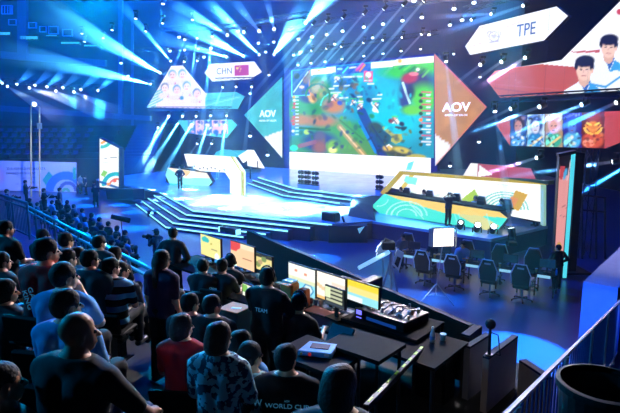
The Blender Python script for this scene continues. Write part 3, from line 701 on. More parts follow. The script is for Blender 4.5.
for (x, y, hc2) in ((172.5, 74, (60, 170, 200)), (182.5, 73.5, (60, 170, 200)), (165, 87, (40, 90, 150)), (177, 89, (40, 150, 190)), (187, 85.5, (50, 160, 200)), (197, 92.5, (30, 110, 170))):
    c.poly([(x-7, y+11), (x-5, y+6), (x+5, y+6), (x+7, y+11)], (236, 226, 236)); c.ell(x, y+.2, 4.0, 4.4, hc2, 0, .2); c.ell(x+.3, y+1.6, 3.3, 4.2, (252, 222, 214), 0, .15); c.ell(x-1.3, y+.6, .5, .4, (120, 60, 90)); c.ell(x+1.3, y+.6, .5, .4, (120, 60, 90)); c.line(x-1, y+3.4, x+1, y+3.4, .6, (220, 120, 140)); c.ell(x+3, y+9.5, .8, .8, (220, 120, 160))
c.ell(182, 98, 2, 2, (40, 150, 200))
t.part('portrait_display', c.mesh('portrait_display', [(147, 107.5), (171.5, 66), (183, 65.5), (205.5, 93), (205.5, 108.5)], .04, t.b), screen_mat('sign_picture', 1.1))
c = Canvas(LW, (204, 91, 246, 110), .12, (90, 205, 215)); c.line(204, 106, 240, 97, 1.2, (150, 235, 240)); c.line(204, 102, 240, 94, 1.2, (60, 180, 200)); c.poly([(204, 91), (208, 91), (202, 110), (200, 110)], (250, 246, 250))
t.part('tail_display', c.mesh('tail_display', [(205.5, 93), (236.5, 92), (244.8, 96.5), (238, 109), (205.5, 108.5)], .04, t.b), screen_mat('brand_screen_picture', 1.))
hx = [(178, 120.5), (232, 119.5), (237.5, 125), (227, 138), (186, 133)]
t = T('hero_strip', 'narrow hexagonal display of five mottled portraits above the left booth', 'display', LW.at(208, 134), local=False)
t.part('casing', plp(LW, hx, 0, .3), DARK)
c = Canvas(LW, (177, 118, 239, 139), .09, (90, 205, 225))
for i in range(5): 
    x = 188+i*8; c.poly([(x, 120), (x+8, 120), (x+8, 134), (x, 134)], [(60, 130, 215), (240, 200, 240), (60, 120, 210), (240, 190, 225), (250, 190, 200)][i]); c.ell(x+4, 125, 2, 3, [(250, 210, 200), (250, 230, 250), (240, 160, 210), (250, 230, 230), (250, 160, 130)][i]); c.ell(x+4, 122, 2.6, 1.5, (40, 70, 150)); c.ell(x+4, 132, 3, 2.4, (40, 110, 220))
c.speckle((188, 120, 228, 135), 45, [(255, 255, 255), (40, 80, 200), (240, 170, 230), (60, 190, 230)], (.8, 1.8), 7)
t.part('display', c.mesh('display', hx, .04, t.b), screen_mat('sign_picture', 1.1))

# ------------------------------------------------------------------ right wing: TPE sign, players' photo wall, hero strip
RW = Plane((9.25, 31), (.5, -.85))
hexa = [(465.5, 46.5), (480, 26), (557, 6.5), (568.5, 16), (544.5, 40.5), (470.5, 55)]
t = T('country_sign', 'white hexagonal hanging sign reading TPE with a grey emblem', 'sign', RW.at(515, 40), local=False)
t.part('casing', plp(RW, hexa, 0, .25), DARK)
c = Canvas(RW, (464, 4, 570, 57), .05, (247, 249, 255)); 
c.arc(494.5, 36.5, 5, 1.0, (190, 180, 205), -180, 180, 1, 1.0); c.ell(494.5, 36.5, 2, 2, (205, 195, 220)); c.arc(490.5, 34, 2.6, .7, (190, 180, 205), -180, 180); c.arc(498.5, 34, 2.6, .7, (190, 180, 205), -180, 180); c.line(490, 42.5, 499, 41, 1, (180, 170, 200))
c.line(505, 27.5, 520, 22, .6, (235, 180, 200)); c.line(470, 47, 482, 43, .6, (230, 190, 210)); c.line(478, 30, 484, 27, .6, (235, 180, 200))
p = t.part('display', c.mesh('display', hexa, .04, t.b), screen_mat('sign_picture', 1.1))
lettering(t, p, RW, 'TPE', 526, 30, 12.2, mat('teal_lettering', (0, 80, 140), .6, emis=(10, 95, 160), es=.5), .82, .07)
t = T('player_photo_wall', 'large red and white display of players in white jackets at the upper right', 'display', RW.at(560, 95), local=False)
base1 = [(487, 81), (489, 78), (495.5, 71), (562, 60), (600, 20), (700, -60), (700, 92), (500.5, 97.8)]
t.part('casing', plp(RW, [(487, 80), (495.5, 71), (562, 60), (620, 0), (700, -80), (700, 84), (620, 91), (500.5, 97.8)], 0, .3), DARK)
c = Canvas(RW, (486, -20, 660, 99), .045, (246, 247, 252))
c.poly([(486, 80), (496, 70), (540, 64), (588, 68), (576, 85), (558, 98), (500, 99)], (188, 84, 66)); c.line(495, 88, 560, 97, 1.5, (150, 60, 70), .6); c.line(491, 84, 585, 92, 1, (196, 100, 104), .5)
c.poly([(540, 64), (562, 60), (600, 18), (640, -30), (660, -30), (660, 40), (592, 60), (574, 66)], (246, 247, 252)); c.poly([(572, 51.5), (600, 50), (600, 52.5), (574, 53)], (196, 90, 90)); c.ell(620, 12, 3, 3, (200, 60, 70))
def player(x, y, k, cap):
    c.poly([(x-22*k, y+34*k), (x-20*k, y+22*k), (x-7*k, y+14*k), (x+8*k, y+14*k), (x+25*k, y+20*k), (x+34*k, y+34*k), (x+34*k, y+50*k), (x-22*k, y+50*k)], (238, 244, 252))
    c.poly([(x-4*k, y+12*k), (x+7*k, y+12*k), (x+1*k, y+26*k)], (30, 100, 190)); c.poly([(x+7*k, y+14*k), (x+18*k, y+22*k), (x+14*k, y+24*k), (x+1*k, y+27*k)], (60, 160, 225)); c.poly([(x-6*k, y+8*k), (x+6*k, y+8*k), (x+5*k, y+15*k), (x, y+19*k), (x-5*k, y+15*k)], (222, 176, 156))
    c.ell(x, y+1*k, 7.8*k, 11*k, (240, 200, 182), 0, .08); c.ell(x+1.0*k, y-8*k, 10*k, 6*k, (26, 26, 40), -6, .1); c.ell(x+8*k, y-3*k, 2.4*k, 5*k, (26, 26, 40)); c.ell(x-8*k, y-3*k, 1.8*k, 4*k, (26, 26, 40))
    for s in (-1, 1): c.ell(x+s*3*k, y+.5*k, 1.4*k, .7*k, (60, 40, 50)); c.line(x+s*1.5*k, y-2*k, x+s*5*k, y-2.4*k, .7, (60, 40, 50))
    c.line(x-.5*k, y+1.5*k, x-.9*k, y+4*k, .7, (205, 150, 135)); c.line(x-2.2*k, y+7*k, x+2.2*k, y+7*k, .9, (190, 100, 100)); c.ell(x+8.4*k, y+2*k, 1.2*k, 2.4*k, (235, 190, 170))
player(609, 47, .92, 0); player(584.5, 69, .98, 0)
c.poly([(600, 95), (602, 84), (622, 72), (640, 70), (640, 99), (600, 99)], (240, 245, 252)); c.line(590, 84, 606, 87, 2.4, (60, 160, 225)); c.line(606, 87, 622, 76, 2, (60, 160, 225)); c.line(620, 70, 640, 60, 3, (80, 170, 230))
oc = [(487, 80), (495.5, 71), (562, 60), (660, 50), (660, 88.4), (620, 90.5), (500.5, 97.8)]
t.part('portrait_display', c.mesh('portrait_display', [(487, 80), (495.5, 71), (562, 60), (620, 53.6), (655, 50), (655, 88.4), (500.5, 97.8)], .04, t.b), screen_mat('sign_picture', 1.1))
t.part('portrait_display', c.mesh('portrait_display', [(562, 60), (622, 0), (640, -18), (655, -18), (655, 50)], .04, t.b), screen_mat('sign_picture', 1.1))
hx = [(496, 124), (511, 115.5), (620, 111), (660, 109.5), (640, 135), (606, 148.3), (510.5, 145.7)]
t = T('hero_strip', 'wide hexagonal display of five fantasy fighter portraits between red ends', 'display', RW.at(560, 147), local=False)
t.part('casing', plp(RW, hx, 0, .3), DARK)
c = Canvas(RW, (494, 108, 664, 150), .045, (196, 74, 74))
cols = [((50, 70, 150), (200, 130, 110), (60, 30, 50), (30, 110, 190)), ((205, 230, 240), (220, 220, 235), (40, 80, 160), (40, 130, 200)), ((190, 150, 110), (235, 170, 140), (240, 195, 190), (60, 180, 150)), ((50, 40, 150), (90, 120, 210), (60, 60, 170), (90, 190, 240)), ((110, 36, 30), (240, 140, 40), (150, 40, 30), (220, 90, 50))]
xs = [510.5, 527, 545, 563, 582, 605]
for i in range(5):
    b_, f_, h_, a_ = cols[i]; x0, x1 = xs[i], xs[i+1]; x = (x0+x1)/2; clipw = x1-x0
    c.poly([(x0, 109), (x1, 109), (x1, 150), (x0, 150)], b_)
    c.ell(x, 140, clipw*.46, 8, a_, 0, .15); c.ell(x-clipw*.2, 143, clipw*.25, 4, tuple(min(255, v+70) for v in a_)); c.ell(x+1, 124, clipw*.36, 9, h_, 0, .2); c.ell(x, 127, clipw*.22, 6.5, f_, 0, .15)
    if i < 4:
        for s in (-1, 1): c.ell(x+s*1.9, 126, .9, .6, (30, 30, 50)); 
        c.line(x-1, 130.5, x+1, 130.5, .7, (150, 60, 70)); c.line(x-clipw*.4, 118, x+clipw*.1, 114, 2.2, tuple(min(255, v+60) for v in h_)); c.line(x-clipw*.3, 146, x+clipw*.35, 137, 2.2, (240, 210, 130) if i in (1, 2) else (90, 160, 230))
    else:
        c.arc(x, 126, 8, 2.2, (255, 190, 60), 10, 170, 1, 1.1); c.arc(x, 122, 8, 1.6, (255, 160, 50), 20, 160); c.line(x-6, 123, x-2, 125, 1.8, (255, 220, 90)); c.line(x+6, 123, x+2, 125, 1.8, (255, 220, 90)); c.ell(x, 117, 7, 4, (170, 60, 40), 0, .3)
        c.speckle((x0+2, 134, x1-2, 147), 26, [(210, 80, 50), (130, 40, 40), (240, 130, 60)], (1, 2.6), 9)

for i in range(4):
    x0, x1 = xs[i], xs[i+1]; b_, f_, h_, a_ = cols[i]
    c.speckle((x0+1.5, 112, x1-1.5, 121), 9, [h_, tuple(min(255, v+90) for v in h_), (20, 20, 50)], (.8, 2.2), 20+i); c.speckle((x0+1.5, 134, x1-1.5, 147), 16, [a_, tuple(min(255, v+80) for v in a_), (20, 24, 50), (250, 240, 220)], (.8, 2.2), 30+i)
    c.line(x0+.5, 109, x0+.5, 150, .8, (20, 20, 40))
t.part('display', c.mesh('display', hx, .04, t.b), screen_mat('brand_screen_picture', 1.))
CAB = MB()
def cable(q): CAB.tube(q, (q.x, q.y, 20.84), .0022, None, 4)
for pl_, pts in ((LW, ((214, 66), (252, 64), (173, 68), (182, 68), (185, 122), (228, 122))), (RW, ((484, 28), (552, 11), (500, 73), (555, 64), (515, 119), (600, 115)))):
    for (x, y) in pts: cable(pl_.at(x, y, -.15))
# ------------------------------------------------------------------ rig: trusses, moving heads with their beams, small downlights
def truss(label, a, b, size=.32, group='roof trusses', name='roof_truss'):
    a, b = Vector(a), Vector(b); t = T(name, label, 'truss', (a+b)/2, group=group, local=False)
    d = (b-a).normalized(); s = d.cross(Vector((0, 0, 1))).normalized() if abs(d.z) < .9 else Vector((1, 0, 0)); q = s.cross(d)
    cs = [s*i*size/2+q*j*size/2 for i in (-1, 1) for j in (-1, 1)]
    for c in cs: t.part('chord', MB().tube(a+c, b+c, .03, None, 6), RIG)
    m = MB(); n = max(2, int((b-a).length/.9)); L = (b-a)/n
    for i in range(n):
        for (c, e) in ((0, 1), (1, 3), (3, 2), (2, 0)):
            x, y = (cs[c], cs[e]) if i % 2 else (cs[e], cs[c]); m.tube(a+L*i+x, a+L*(i+1)+y, .012, None, 4, False)
    t.part('lattice', m, RIG)
    if abs(d.z) < .9:
        for f in (.08, .5, .92): cable(a.lerp(b, f)+Vector((0, 0, size/2)))
TZ = 12.95
def lineG(px0, py0, px1, py1, z, ext=(0, 0)):
    a, b = G(px0, py0, z), G(px1, py1, z); d = (b-a).normalized(); return a-d*ext[0], b+d*ext[1]
LENS = mat('moving_head_lens_lamp', (200, 230, 255), .2, emis=(235, 250, 255), es=6.)
LENSB = mat('downlight_lens_lamp', (200, 230, 255), .2, emis=(235, 250, 255), es=3.)
_BH = {}
def beam_haze(density):
    if density in _BH: return _BH[density]
    m = bpy.data.materials.new('lit_haze'); m.use_nodes = True; nt = m.node_tree; nt.nodes.clear()
    o = nt.nodes.new('ShaderNodeOutputMaterial'); v = nt.nodes.new('ShaderNodeVolumeScatter'); v.inputs['Anisotropy'].default_value = .2
    tc = nt.nodes.new('ShaderNodeTexCoord'); sx = nt.nodes.new('ShaderNodeSeparateXYZ'); nt.links.new(tc.outputs['Generated'], sx.inputs[0])
    mu = nt.nodes.new('ShaderNodeMath'); mu.operation = 'MULTIPLY'; mu.inputs[1].default_value = density; nt.links.new(sx.outputs[2], mu.inputs[0])
    nt.links.new(mu.outputs[0], v.inputs['Density']); nt.links.new(v.outputs[0], o.inputs['Volume']); m.cycles.volume_sampling = 'EQUIANGULAR'; _BH[density] = m; return m
def moving_head(P, aim, label, energy, angle, color=CYAN, group='moving head lights', hang=True, lens=.12, s=.72, haze=.06, reach=1.0):
    """P = lens position, aim = a world point the beam goes through"""
    P = Vector(P); d = (Vector(aim)-P).normalized(); up = 1 if hang else -1
    base = P - d*.30*s + Vector((0, 0, .42*s*up))
    t = T('moving_head_light', label, 'stage light', base, group=group, local=False)
    c = P - d*.30*s
    t.part('base', MB().box(base+Vector((0, 0, 0)), (.38*s, .38*s, .14*s)), BLACK)
    side = Vector((d.y, -d.x, 0)); side = side.normalized() if side.length > .05 else Vector((1, 0, 0))
    m = MB()
    for k in (-1, 1): m.tube(c+side*.2*s*k, base+side*.2*s*k-Vector((0, 0, .05*s*up)), .03*s, None, 6)
    m.tube(base+side*.22*s-Vector((0, 0, .05*s*up)), base-side*.22*s-Vector((0, 0, .05*s*up)), .03*s, None, 6)
    t.part('yoke', m, BLACK)
    hd = t.part('head', MB().tube(c-d*.2*s, c+d*.26*s, .15*s, .175*s, 14), BLACK)
    t.part('lens', MB().tube(c+d*.262*s, c+d*.275*s, lens*s, lens*s, 14), LENS, hd)
    if hang: cable(base)
    if energy:
        energy *= 3.2 if angle < 3.1 else 1.0
        l = bpy.data.lights.new('beam', 'SPOT'); l.energy = energy; l.color = color; l.spot_size = R(angle); l.spot_blend = .35; l.shadow_soft_size = .03
        o = bpy.data.objects.new('beam', l); COL.objects.link(o); o.parent = t.e; o.location = P+d*.06-t.e.location; o.rotation_euler = d.to_track_quat('-Z', 'Y').to_euler()
        if haze:
            L = (Vector(aim)-P).length*reach; r1 = .07+L*math.tan(R(angle)/2)*1.02; me = MB().tube((0, 0, 0), (0, 0, -L), .07, r1, 14).mesh('haze_beam')
            b = link('haze_beam', me, beam_haze(round(haze*6/(2*(.07+.4*(r1-.07))), 1 if r1 < .6 else 2)), None, P+d*.05); b.rotation_euler = o.rotation_euler
            tag(b, SH[0], 'light beam', 'hazy shafts of light', 'stuff')
    return t
def zline(px, py, Y): return D(px, py, Y)
K = 3.8
# (lens px, depth), (through px, depth), energy, angle, colour, where it hangs
BM = []
SH = ['']
def beams(group, where, rows):
    for i, (x, y, Y, ax, ay, AY, e, ang, col) in enumerate(rows):
        if 'right wing' in group: e *= 5.5
        if 'left booth' in group: e *= 1.9; ang *= 1.25
        if 'wide' in group: e *= 2.1; ang *= 1.2
        if 'left booth' in group or 'country' in group or 'narrow' in group: e *= 1.8
        rank = sorted(r[0]+r[1]*.001 for r in rows).index(x+y*.001); w_ = where % ORD[rank]; SH[0] = 'light shaft, %s from the left, of the %s' % (ORD[rank], group)
        moving_head(D(x, y, Y), D(ax, ay, AY), w_, e*K, ang, col, group)
CY2 = (.07, .55, 1.); BL = (.02, .25, 1.); PK = (.75, .3, .8); WM = (.55, .55, .6)
beams('wide beam lights of the upper left rig', 'moving head with a wide cyan beam, %s from the left of the upper left rig', [
    (160, 73, 50, 40, 5, 36, 90000, 7, CY2), (150.5, 84, 50, 0, 50, 36, 60000, 6, CY2), (170.5, 61, 50, 118, 0, 40, 60000, 3.2, CY2),
    (227, 35, 39, 170, 0, 30, 50000, 4, CY2), (243.6, 32, 38, 205, 0, 31, 50000, 4.5, CY2), (259, 54.6, 50, 214, 10, 40, 110000, 4, CY2),
    (243, 56, 50, 165, 14, 36, 90000, 6, CY2), (226, 57, 50, 150, 35, 38, 40000, 4, CY2), (259, 31, 38, 234, 0, 32, 34000, 4, CY2),
    (274, 29, 37, 267, 0, 33, 34000, 4, CY2), (274, 54.5, 50, 306, 10, 38, 110000, 7, CY2), (305.6, 22.6, 36, 335, -12, 28, 50000, 7, CY2), (159, 72, 51, 128, 60, 44, 15000, 3, CY2)])
beams('narrow beam lights over the left stage', 'moving head with a thin beam over the photo panel, %s from the left', [
    (184.6, 40, 42, 172, 72, 40, 9000, 2.4, CY2), (197, 38.6, 42, 186, 110, 39, 20000, 2.4, CY2), (212, 37, 42, 198, 165, 37, 40000, 2.4, CY2),
    (184, 62, 46, 178, 78, 45, 5000, 2.4, CY2), (197, 61, 46, 192, 80, 45, 5000, 2.4, CY2)])
beams('beam lights below the country sign', 'moving head with a short beam under the CHN sign, %s from the left', [
    (222.5, 87.5, 46, 213, 112, 44, 6000, 2, CY2), (236, 87, 46, 229, 112, 44, 6000, 2, CY2), (251.6, 87, 46, 243, 165, 40, 22000, 2, CY2)])
beams('beam lights above the left booth', 'moving head with a bright beam above the left booth, %s from the left', [
    (168.6, 116.5, 44, 136, 172, 37, 42000, 2.6, CY2), (182.4, 116.5, 44, 140, 182, 37, 42000, 2.6, CY2), (196, 116.5, 44, 152, 192, 36, 50000, 2.6, CY2),
    (210.6, 116, 44, 188, 186, 38.5, 50000, 2.6, CY2), (226.5, 116, 44, 217, 190, 38, 50000, 2.6, CY2), (197, 144, 44, 186, 160, 43, 8000, 3, CY2), (211.5, 144, 44, 204, 158, 43, 8000, 3, CY2), (158, 128, 44, 146, 160, 40, 12000, 2.4, CY2)])
ra = [(423, 2), (402.5, 6), (383, 10), (363, 14.6), (342, 18.6), (326, 22), (312, 25)]
beams('front beam lights above the giant screen', 'moving head above the giant screen, front row, %s from the left', [
    (x, y, 6.9*526/(124.7-y), x-72, y+84, 6.9*526/(124.7-y)+1.0, 36000, 1.7, (.04, .6, 1.)) for x, y in ra])
rb_ = [(421, 34.6), (401.6, 37.8), (382.5, 40.4), (363, 43), (341, 47), (326, 49), (311, 51)]
beams('rear beam lights above the giant screen', 'moving head above the giant screen, rear row, %s from the left', [
    (x, y, 6.9*526/(124.7-y), x-42, y+46, 6.9*526/(124.7-y)-1.5, 22000, 1.7, (.04, .6, 1.)) for x, y in rb_])
beams('beam lights of the right wing', 'moving head among the right wing displays, %s from the left', [
    (522.5, 6, 27.5, 440, 34, 26.5, 7000, 3, BL), (490.6, 14, 32.7, 430, 17, 31, 5000, 3, BL), (471, 20, 34.6, 430, 40, 33, 0, 3, BL),
    (524.6, 58, 26.8, 478, 88, 25, 8000, 2.6, PK), (501, 62, 27.8, 470, 84, 26.5, 2500, 2.6, BL), (480, 65, 28.6, 455, 84, 27.5, 2500, 2.6, BL),
    (539, 107, 24, 470, 133, 23, 9000, 2.6, (.1, .45, 1.)), (510, 109, 25.5, 472, 128, 25, 2500, 2.2, BL), (581, 105, 22.6, 500, 140, 22.3, 9000, 2.6, (.1, .45, 1.)), (615.5, 103, 22, 545, 135, 21.6, 9000, 2.8, BL),
    (536, 158, 25, 478, 176, 24.4, 9000, 2.4, PK), (611.6, 162, 21.8, 500, 178, 23.5, 11000, 2.0, (.08, .4, 1.)), (637, 160, 21.4, 560, 205, 21.2, 8000, 4, BL)])
beams('blue beam lights along the far left truss', 'blue lit moving head on the far left truss, %s from the left', [
    (x, y, 45, x+16, y-14, 42, 9000, 8, BL) for x, y in ((17, 84), (35, 85), (47, 86.6), (63, 87.6), (81, 89.4), (98, 90.4))]+[(2, 83, 45, -6, 74, 42, 2500, 8, BL)])
beams('grey beam lights on the far left truss', 'moving head with a pale grey beam on the far left truss, %s from the left', [
    (7.5, 86.5, 45, 60, 118, 38, 5000, 6, WM), (29.5, 88, 45, 120, 116, 36, 12000, 6, WM), (56, 91, 45, 80, 104, 42, 2500, 5, WM), (74, 92, 45, 120, 112, 40, 5000, 6, WM)])
beams('lights pointing down over the right deck', 'moving head beaming down on the right deck, %s from the left', [
    (495, 112, 26, 512, 222, 23, 5000, 3, BL), (446, 62, 30, 462, 200, 26, 5000, 3, BL), (543, 72, 27, 566, 150, 24, 0, 3, BL)])
# floor lights in front of the right deck
for i, (x, y) in enumerate(((461, 222), (478, 224.5), (494, 226), (511, 227.5))):
    P = G(x, y+8, .9); P.z = G(x, y+8, .9).z+.52
    P = D(x, y, G(x, y+9, .9).y); SH[0] = 'thin blue shaft of light rising from the rightmost floor light of the right deck'
    moving_head(P, P+Vector((-.1, -.6, .5)) if i != 3 else D(498, 150, P.y+1), 'round headed floor light standing on the right deck edge, %s from the left' % ORD[i], 0 if i != 3 else 6000, 3, (.1, .5, 1), 'floor lights on the right deck', hang=False, s=.95, lens=.09 if i == 0 else .13)
# small downlights
dots = [(179, 37), (170, 51), (204, 57), (211, 48), (226.6, 47), (238, 31), (258.5, 43), (273.7, 42), (265.7, 52), (298.4, 39), (293.6, 55), (298, 65), (269, 75), (250, 93.6), (326.6, 34.6), (312, 37), (342.5, 31), (334.6, 44), (363.8, 27), (372.6, 37.8), (383, 24), (402.4, 20.5), (421.8, 17.3), (413.8, .8), (454, 8.8), (429, 34.6), (453.7, 54), (342, 59), (363.8, 56), (383, 53.7), (401, 51), (420.5, 49), (325, 61.7), (311, 63), (450, 25), (474, 2.5), (462, 20), (480, 77), (479, 142), (450, 166), (250, 136), (267.5, 155), (184.6, 50), (198, 48.7), (128, 76), (121, 63)]
def _side(x): return 'over the giant screen' if 290 < x < 440 else ('over the left stage' if x <= 290 else 'over the right wing')
for i, (x, y) in enumerate(dots):
    Y = min(48, max(28, 7.0*526/(124.7-y))) if y < 100 else 36
    if x < 140: Y = 46
    P = D(x, y, Y); side = _side(x); rk = sorted(q[0]+q[1]*.001 for q in dots if _side(q[0]) == side).index(x+y*.001)
    t = T('downlight', 'small bright white downlight hanging %s, %s from the left' % (side, ORD[rk]), 'stage light', P+Vector((0, 0, .3)), group='small downlights %s' % side, local=False)
    d = (CAM-P).normalized()*.5+Vector((0, 0, -.8)); d.normalize()
    t.part('housing', MB().tube(P-d*.3, P, .1, .145, 12), BLACK); t.part('lens', MB().tube(P+d*.002, P+d*.03, .115, .115, 12), LENSB)
    cable(P-d*.02)
# trusses
for (a, lab) in ((lineG(429, 0, 305, 26.5, 13.1, (2, 2)), 'long metal truss carrying the front row of lights above the giant screen'),
                 (lineG(428, 33.5, 305, 52, 13.1, (1, 2)), 'long metal truss carrying the rear row of lights above the giant screen'),
                 ((D(178, 36, 42)+Vector((-1, 0, .55)), D(222, 33.5, 42)+Vector((1, 0, .55))), 'short truss over the photo panel'),
                 ((D(221, 35, 39.3)+Vector((0, 0, .5)), D(309, 22, 36)+Vector((0, 0, .5))), 'truss of the wide beam lights high above the CHN sign'),
                 ((D(148, 56, 50)+Vector((-1, 0, .55)), D(280, 52, 50)+Vector((0, 0, .55))), 'truss behind the photo panel at the upper left'),
                 ((D(215, 86, 46)+Vector((0, 0, .5)), D(258, 85, 46)+Vector((0, 0, .5))), 'low truss under the CHN sign'),
                 ((D(152, 115, 44)+Vector((0, 0, .5)), D(232, 115, 44)+Vector((0, 0, .5))), 'low truss above the left booth'),
                 ((D(-15, 84, 45)+Vector((0, 0, .42)), D(106, 92, 45)+Vector((0, 0, .42))), 'long low truss of lights at the far left'),
                 ((D(465, 19, 34)+Vector((0, 0, .55)), D(530, 2, 28)+Vector((0, 0, .55))), 'truss above the TPE sign'),
                 ((D(498, 108, 26)+Vector((0, 0, .42)), D(640, 102, 21.5)+Vector((0, 0, .42))), 'dark truss along the top of the right hero strip')):
    truss(lab, a[0], a[1])
# truss tower and dark equipment frames at the right
TW = D(594, 250, 19.5); TW.z = 0
truss('upright truss tower in the shadow right of the tall pink pillar', (TW.x+.8, TW.y+2.4, 0), (TW.x+.8, TW.y+2.4, 4.6), .5, 'side truss towers', 'truss_tower')
t = T('equipment_rack_frame', 'open dark pipe frame in the shadow right of the tall pillar', 'frame', G(596, 235, .0), local=False)
m = MB(); Y = 21.5
for (a, b, c, d) in ((582, 195, 582, 262), (596, 197, 596, 262), (605, 198, 605, 262), (582, 195, 606, 198), (582, 210, 606, 212)): qa, qb = D(a, b, Y), D(c, d, Y); qb.z = 0.0 if d == 262 else qb.z; m.tube(qa, qb, .04, None, 6)
t.part('pipe_frame', m, RIG)
# ------------------------------------------------------------------ right team booth
def boardplane(p, d): return Plane((p[0], p[1]), d)
a_, b_ = G(378, 213, .9), G(490, 232, .9)
RC = Plane((a_.x, a_.y), (b_.x-a_.x, b_.y-a_.y))     # counter front
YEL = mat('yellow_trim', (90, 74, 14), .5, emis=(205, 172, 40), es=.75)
t = T('team_counter', 'angular teal and yellow team counter on the right deck', 'counter', RC.at(440, 228), local=False)
hx = [(372, 206), (384, 193.5), (455, 202.5), (500, 211.5), (508, 217.5), (497, 231), (440, 222), (380, 213.5)]
t.part('body', plp(RC, [(374, 206), (385, 194), (500, 212), (506, 218), (496, 230), (380, 213.5)], 0, .5), DARK)
c = Canvas(RC, (370, 190, 510, 233), .035, (70, 225, 205)); c.poly([(384, 193), (500, 211), (509, 218), (445, 213), (398, 199)], (240, 205, 105)); c.poly([(455, 213), (470, 209), (500, 226), (488, 232)], (235, 210, 120), .8)
c.arc(407, 216, 11, 1.2, (190, 250, 245), -180, 0, .9, 1.4); c.arc(407, 216, 14.5, 1.0, (190, 250, 245), -180, 0, .8, 1.4); c.arc(407, 216, 7, 1.0, (190, 250, 245), -180, 0, .8, 1.4); c.arc(379, 198, 8, .8, (190, 250, 245), 10, 100, .8, 1.2); c.line(410, 203, 424, 219, .8, (210, 250, 250), .7)
for s in (455, 459, 487): c.line(s, 214, s+5, 230, 1, (160, 245, 240), .8)
t.part('display', c.mesh('display', [(372, 206), (384.5, 193.8), (500, 211.8), (508, 218), (497, 231.5), (380, 213.5)], .03, t.b), screen_mat('sign_picture', 1.1))
pts = [RC.at(385, 193.5, .1), RC.at(502, 211.5, .1)]; m = MB().prism([pts[0], pts[1], pts[1]-RC.n*1.0, pts[0]-RC.n*1.0], (0, 0, .05)); t.part('table_top', m, mat('black_laminate', (9, 10, 13), .8, spec=.1))
bb = Plane(tuple((RC.pt(0, 0, -2.4))[:2]), RC.u)
t = T('booth_backdrop', 'white booth wall framed in yellow behind the right team counter', 'backdrop', bb.at(465, 210), local=False)
board = [(381, 191.5), (400, 171), (540, 182.5), (541, 218), (507, 213)]
t.part('panel', plp(bb, [(380, 192), (400, 171), (541, 182), (541, 224), (500, 214)], 0, .15), DARK)
c = Canvas(bb, (378, 168, 545, 226), .04, (255, 254, 248))
c.poly([(406, 181), (411, 173), (416, 173), (405, 189), (400, 188)], (225, 195, 70)); c.poly([(404, 181), (406, 176), (418, 178), (416, 185), (408, 184)], (130, 230, 215)); 
c.ell(393, 186, 1, .6, (220, 200, 90)); c.poly([(462, 199), (475, 189), (482, 203), (480, 208), (464, 204)], (165, 200, 60))
for i in range(6): c.arc(504, 210, 5+i*2.6, 1.3, (90, 195, 190), -180, 0, .9, 1.35)
c.poly([(516, 190), (528, 194.5), (519, 211), (508, 207)], (205, 160, 40)); c.poly([(512, 196), (519, 199), (515, 206), (508, 203)], (215, 140, 70))
for (x, y, L) in ((408, 191.5, 9), (431, 195, 8), (497, 184, 2.5), (502, 184.6, 6), (437, 194, 4)): c.line(x, y, x+L, y+.8, .9, (170, 215, 200), .8)
t.part('display', c.mesh('display', [(381, 191.5), (400, 171), (541, 182.2), (541, 224), (500, 214)], .03, t.b), screen_mat('sign_picture', 1.1))
fm = MB()
for A, B, wd in (((380, 193), (399.5, 171.5), 1.7), ((399, 171.3), (547, 182), 3.0)):
    pa, pb = bb.at(*A, .12), bb.at(*B, .12); pc, pd = bb.at(B[0]+(0 if A[1] < 190 else 4), B[1]+wd, .12), bb.at(A[0]+(4 if A[1] > 190 else 0), A[1]+wd, .12); fm.prism([pa, pb, pc, pd], -bb.n*.22)
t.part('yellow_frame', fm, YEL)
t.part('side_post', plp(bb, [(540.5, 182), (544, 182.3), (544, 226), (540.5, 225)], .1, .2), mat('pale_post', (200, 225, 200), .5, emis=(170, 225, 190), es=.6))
t.part('roof_edge', plp(bb, [(500, 178), (549, 181), (549, 185), (535, 182.5)], .3, .5), mat('olive_roof', (90, 130, 60), .6))
bp = Plane(tuple(RC.pt(0, 0, -5.0)[:2]), RC.u)
t = T('red_backing_panel', 'dusty red and white angular panel rising behind the yellow booth frame', 'display', bp.at(500, 180), local=False)
hx = [(463, 176), (471, 163), (531, 168.5), (537, 181), (500, 180)]
t.part('casing', plp(bp, hx, 0, .2), DARK); c = Canvas(bp, (460, 160, 540, 184), .05, (176, 72, 92)); c.poly([(462, 178), (470, 161), (478, 162), (477, 178)], (250, 248, 246)); c.poly([(480, 165), (493, 175), (478, 177)], (250, 248, 246))
t.part('display', c.mesh('display', hx, .03, t.b), screen_mat('brand_screen_picture', 1.))

# left team booth
a_, b_ = G(170, 184.5, .9), G(208, 189, .9)
LC = Plane((a_.x, a_.y), (1, -.32))
t = T('team_counter', 'angular white and cyan team counter in the left booth', 'counter', LC.at(188, 187), local=False)
hx = [(165.5, 175), (168, 167.5), (207, 173), (212.5, 182), (207, 188), (170, 184.5)]
t.part('body', plp(LC, hx, 0, .5), DARK); c = Canvas(LC, (164, 166, 214, 190), .06, (150, 245, 240)); c.poly([(166, 167), (208, 172), (210, 178), (185, 178)], (255, 240, 215)); c.poly([(182, 170), (192, 171), (186, 177)], (250, 200, 120)); c.line(170, 184, 208, 188, 2, (80, 225, 225))
t.part('display', c.mesh('display', hx, .03, t.b), screen_mat('sign_picture', 1.1))
pts = [LC.at(168, 167.3, .1), LC.at(207.5, 172.8, .1)]; t.part('table_top', MB().prism([pts[0], pts[1], pts[1]-LC.n*1.0, pts[0]-LC.n*1.0], (0, 0, .05)), _M['black_laminate'])
lb = Plane((-4.98, 35.3), (5.3, -8))
t = T('booth_arch', 'white arch trimmed in yellow bending down over the left booth', 'backdrop', lb.at(236, 198), local=False)
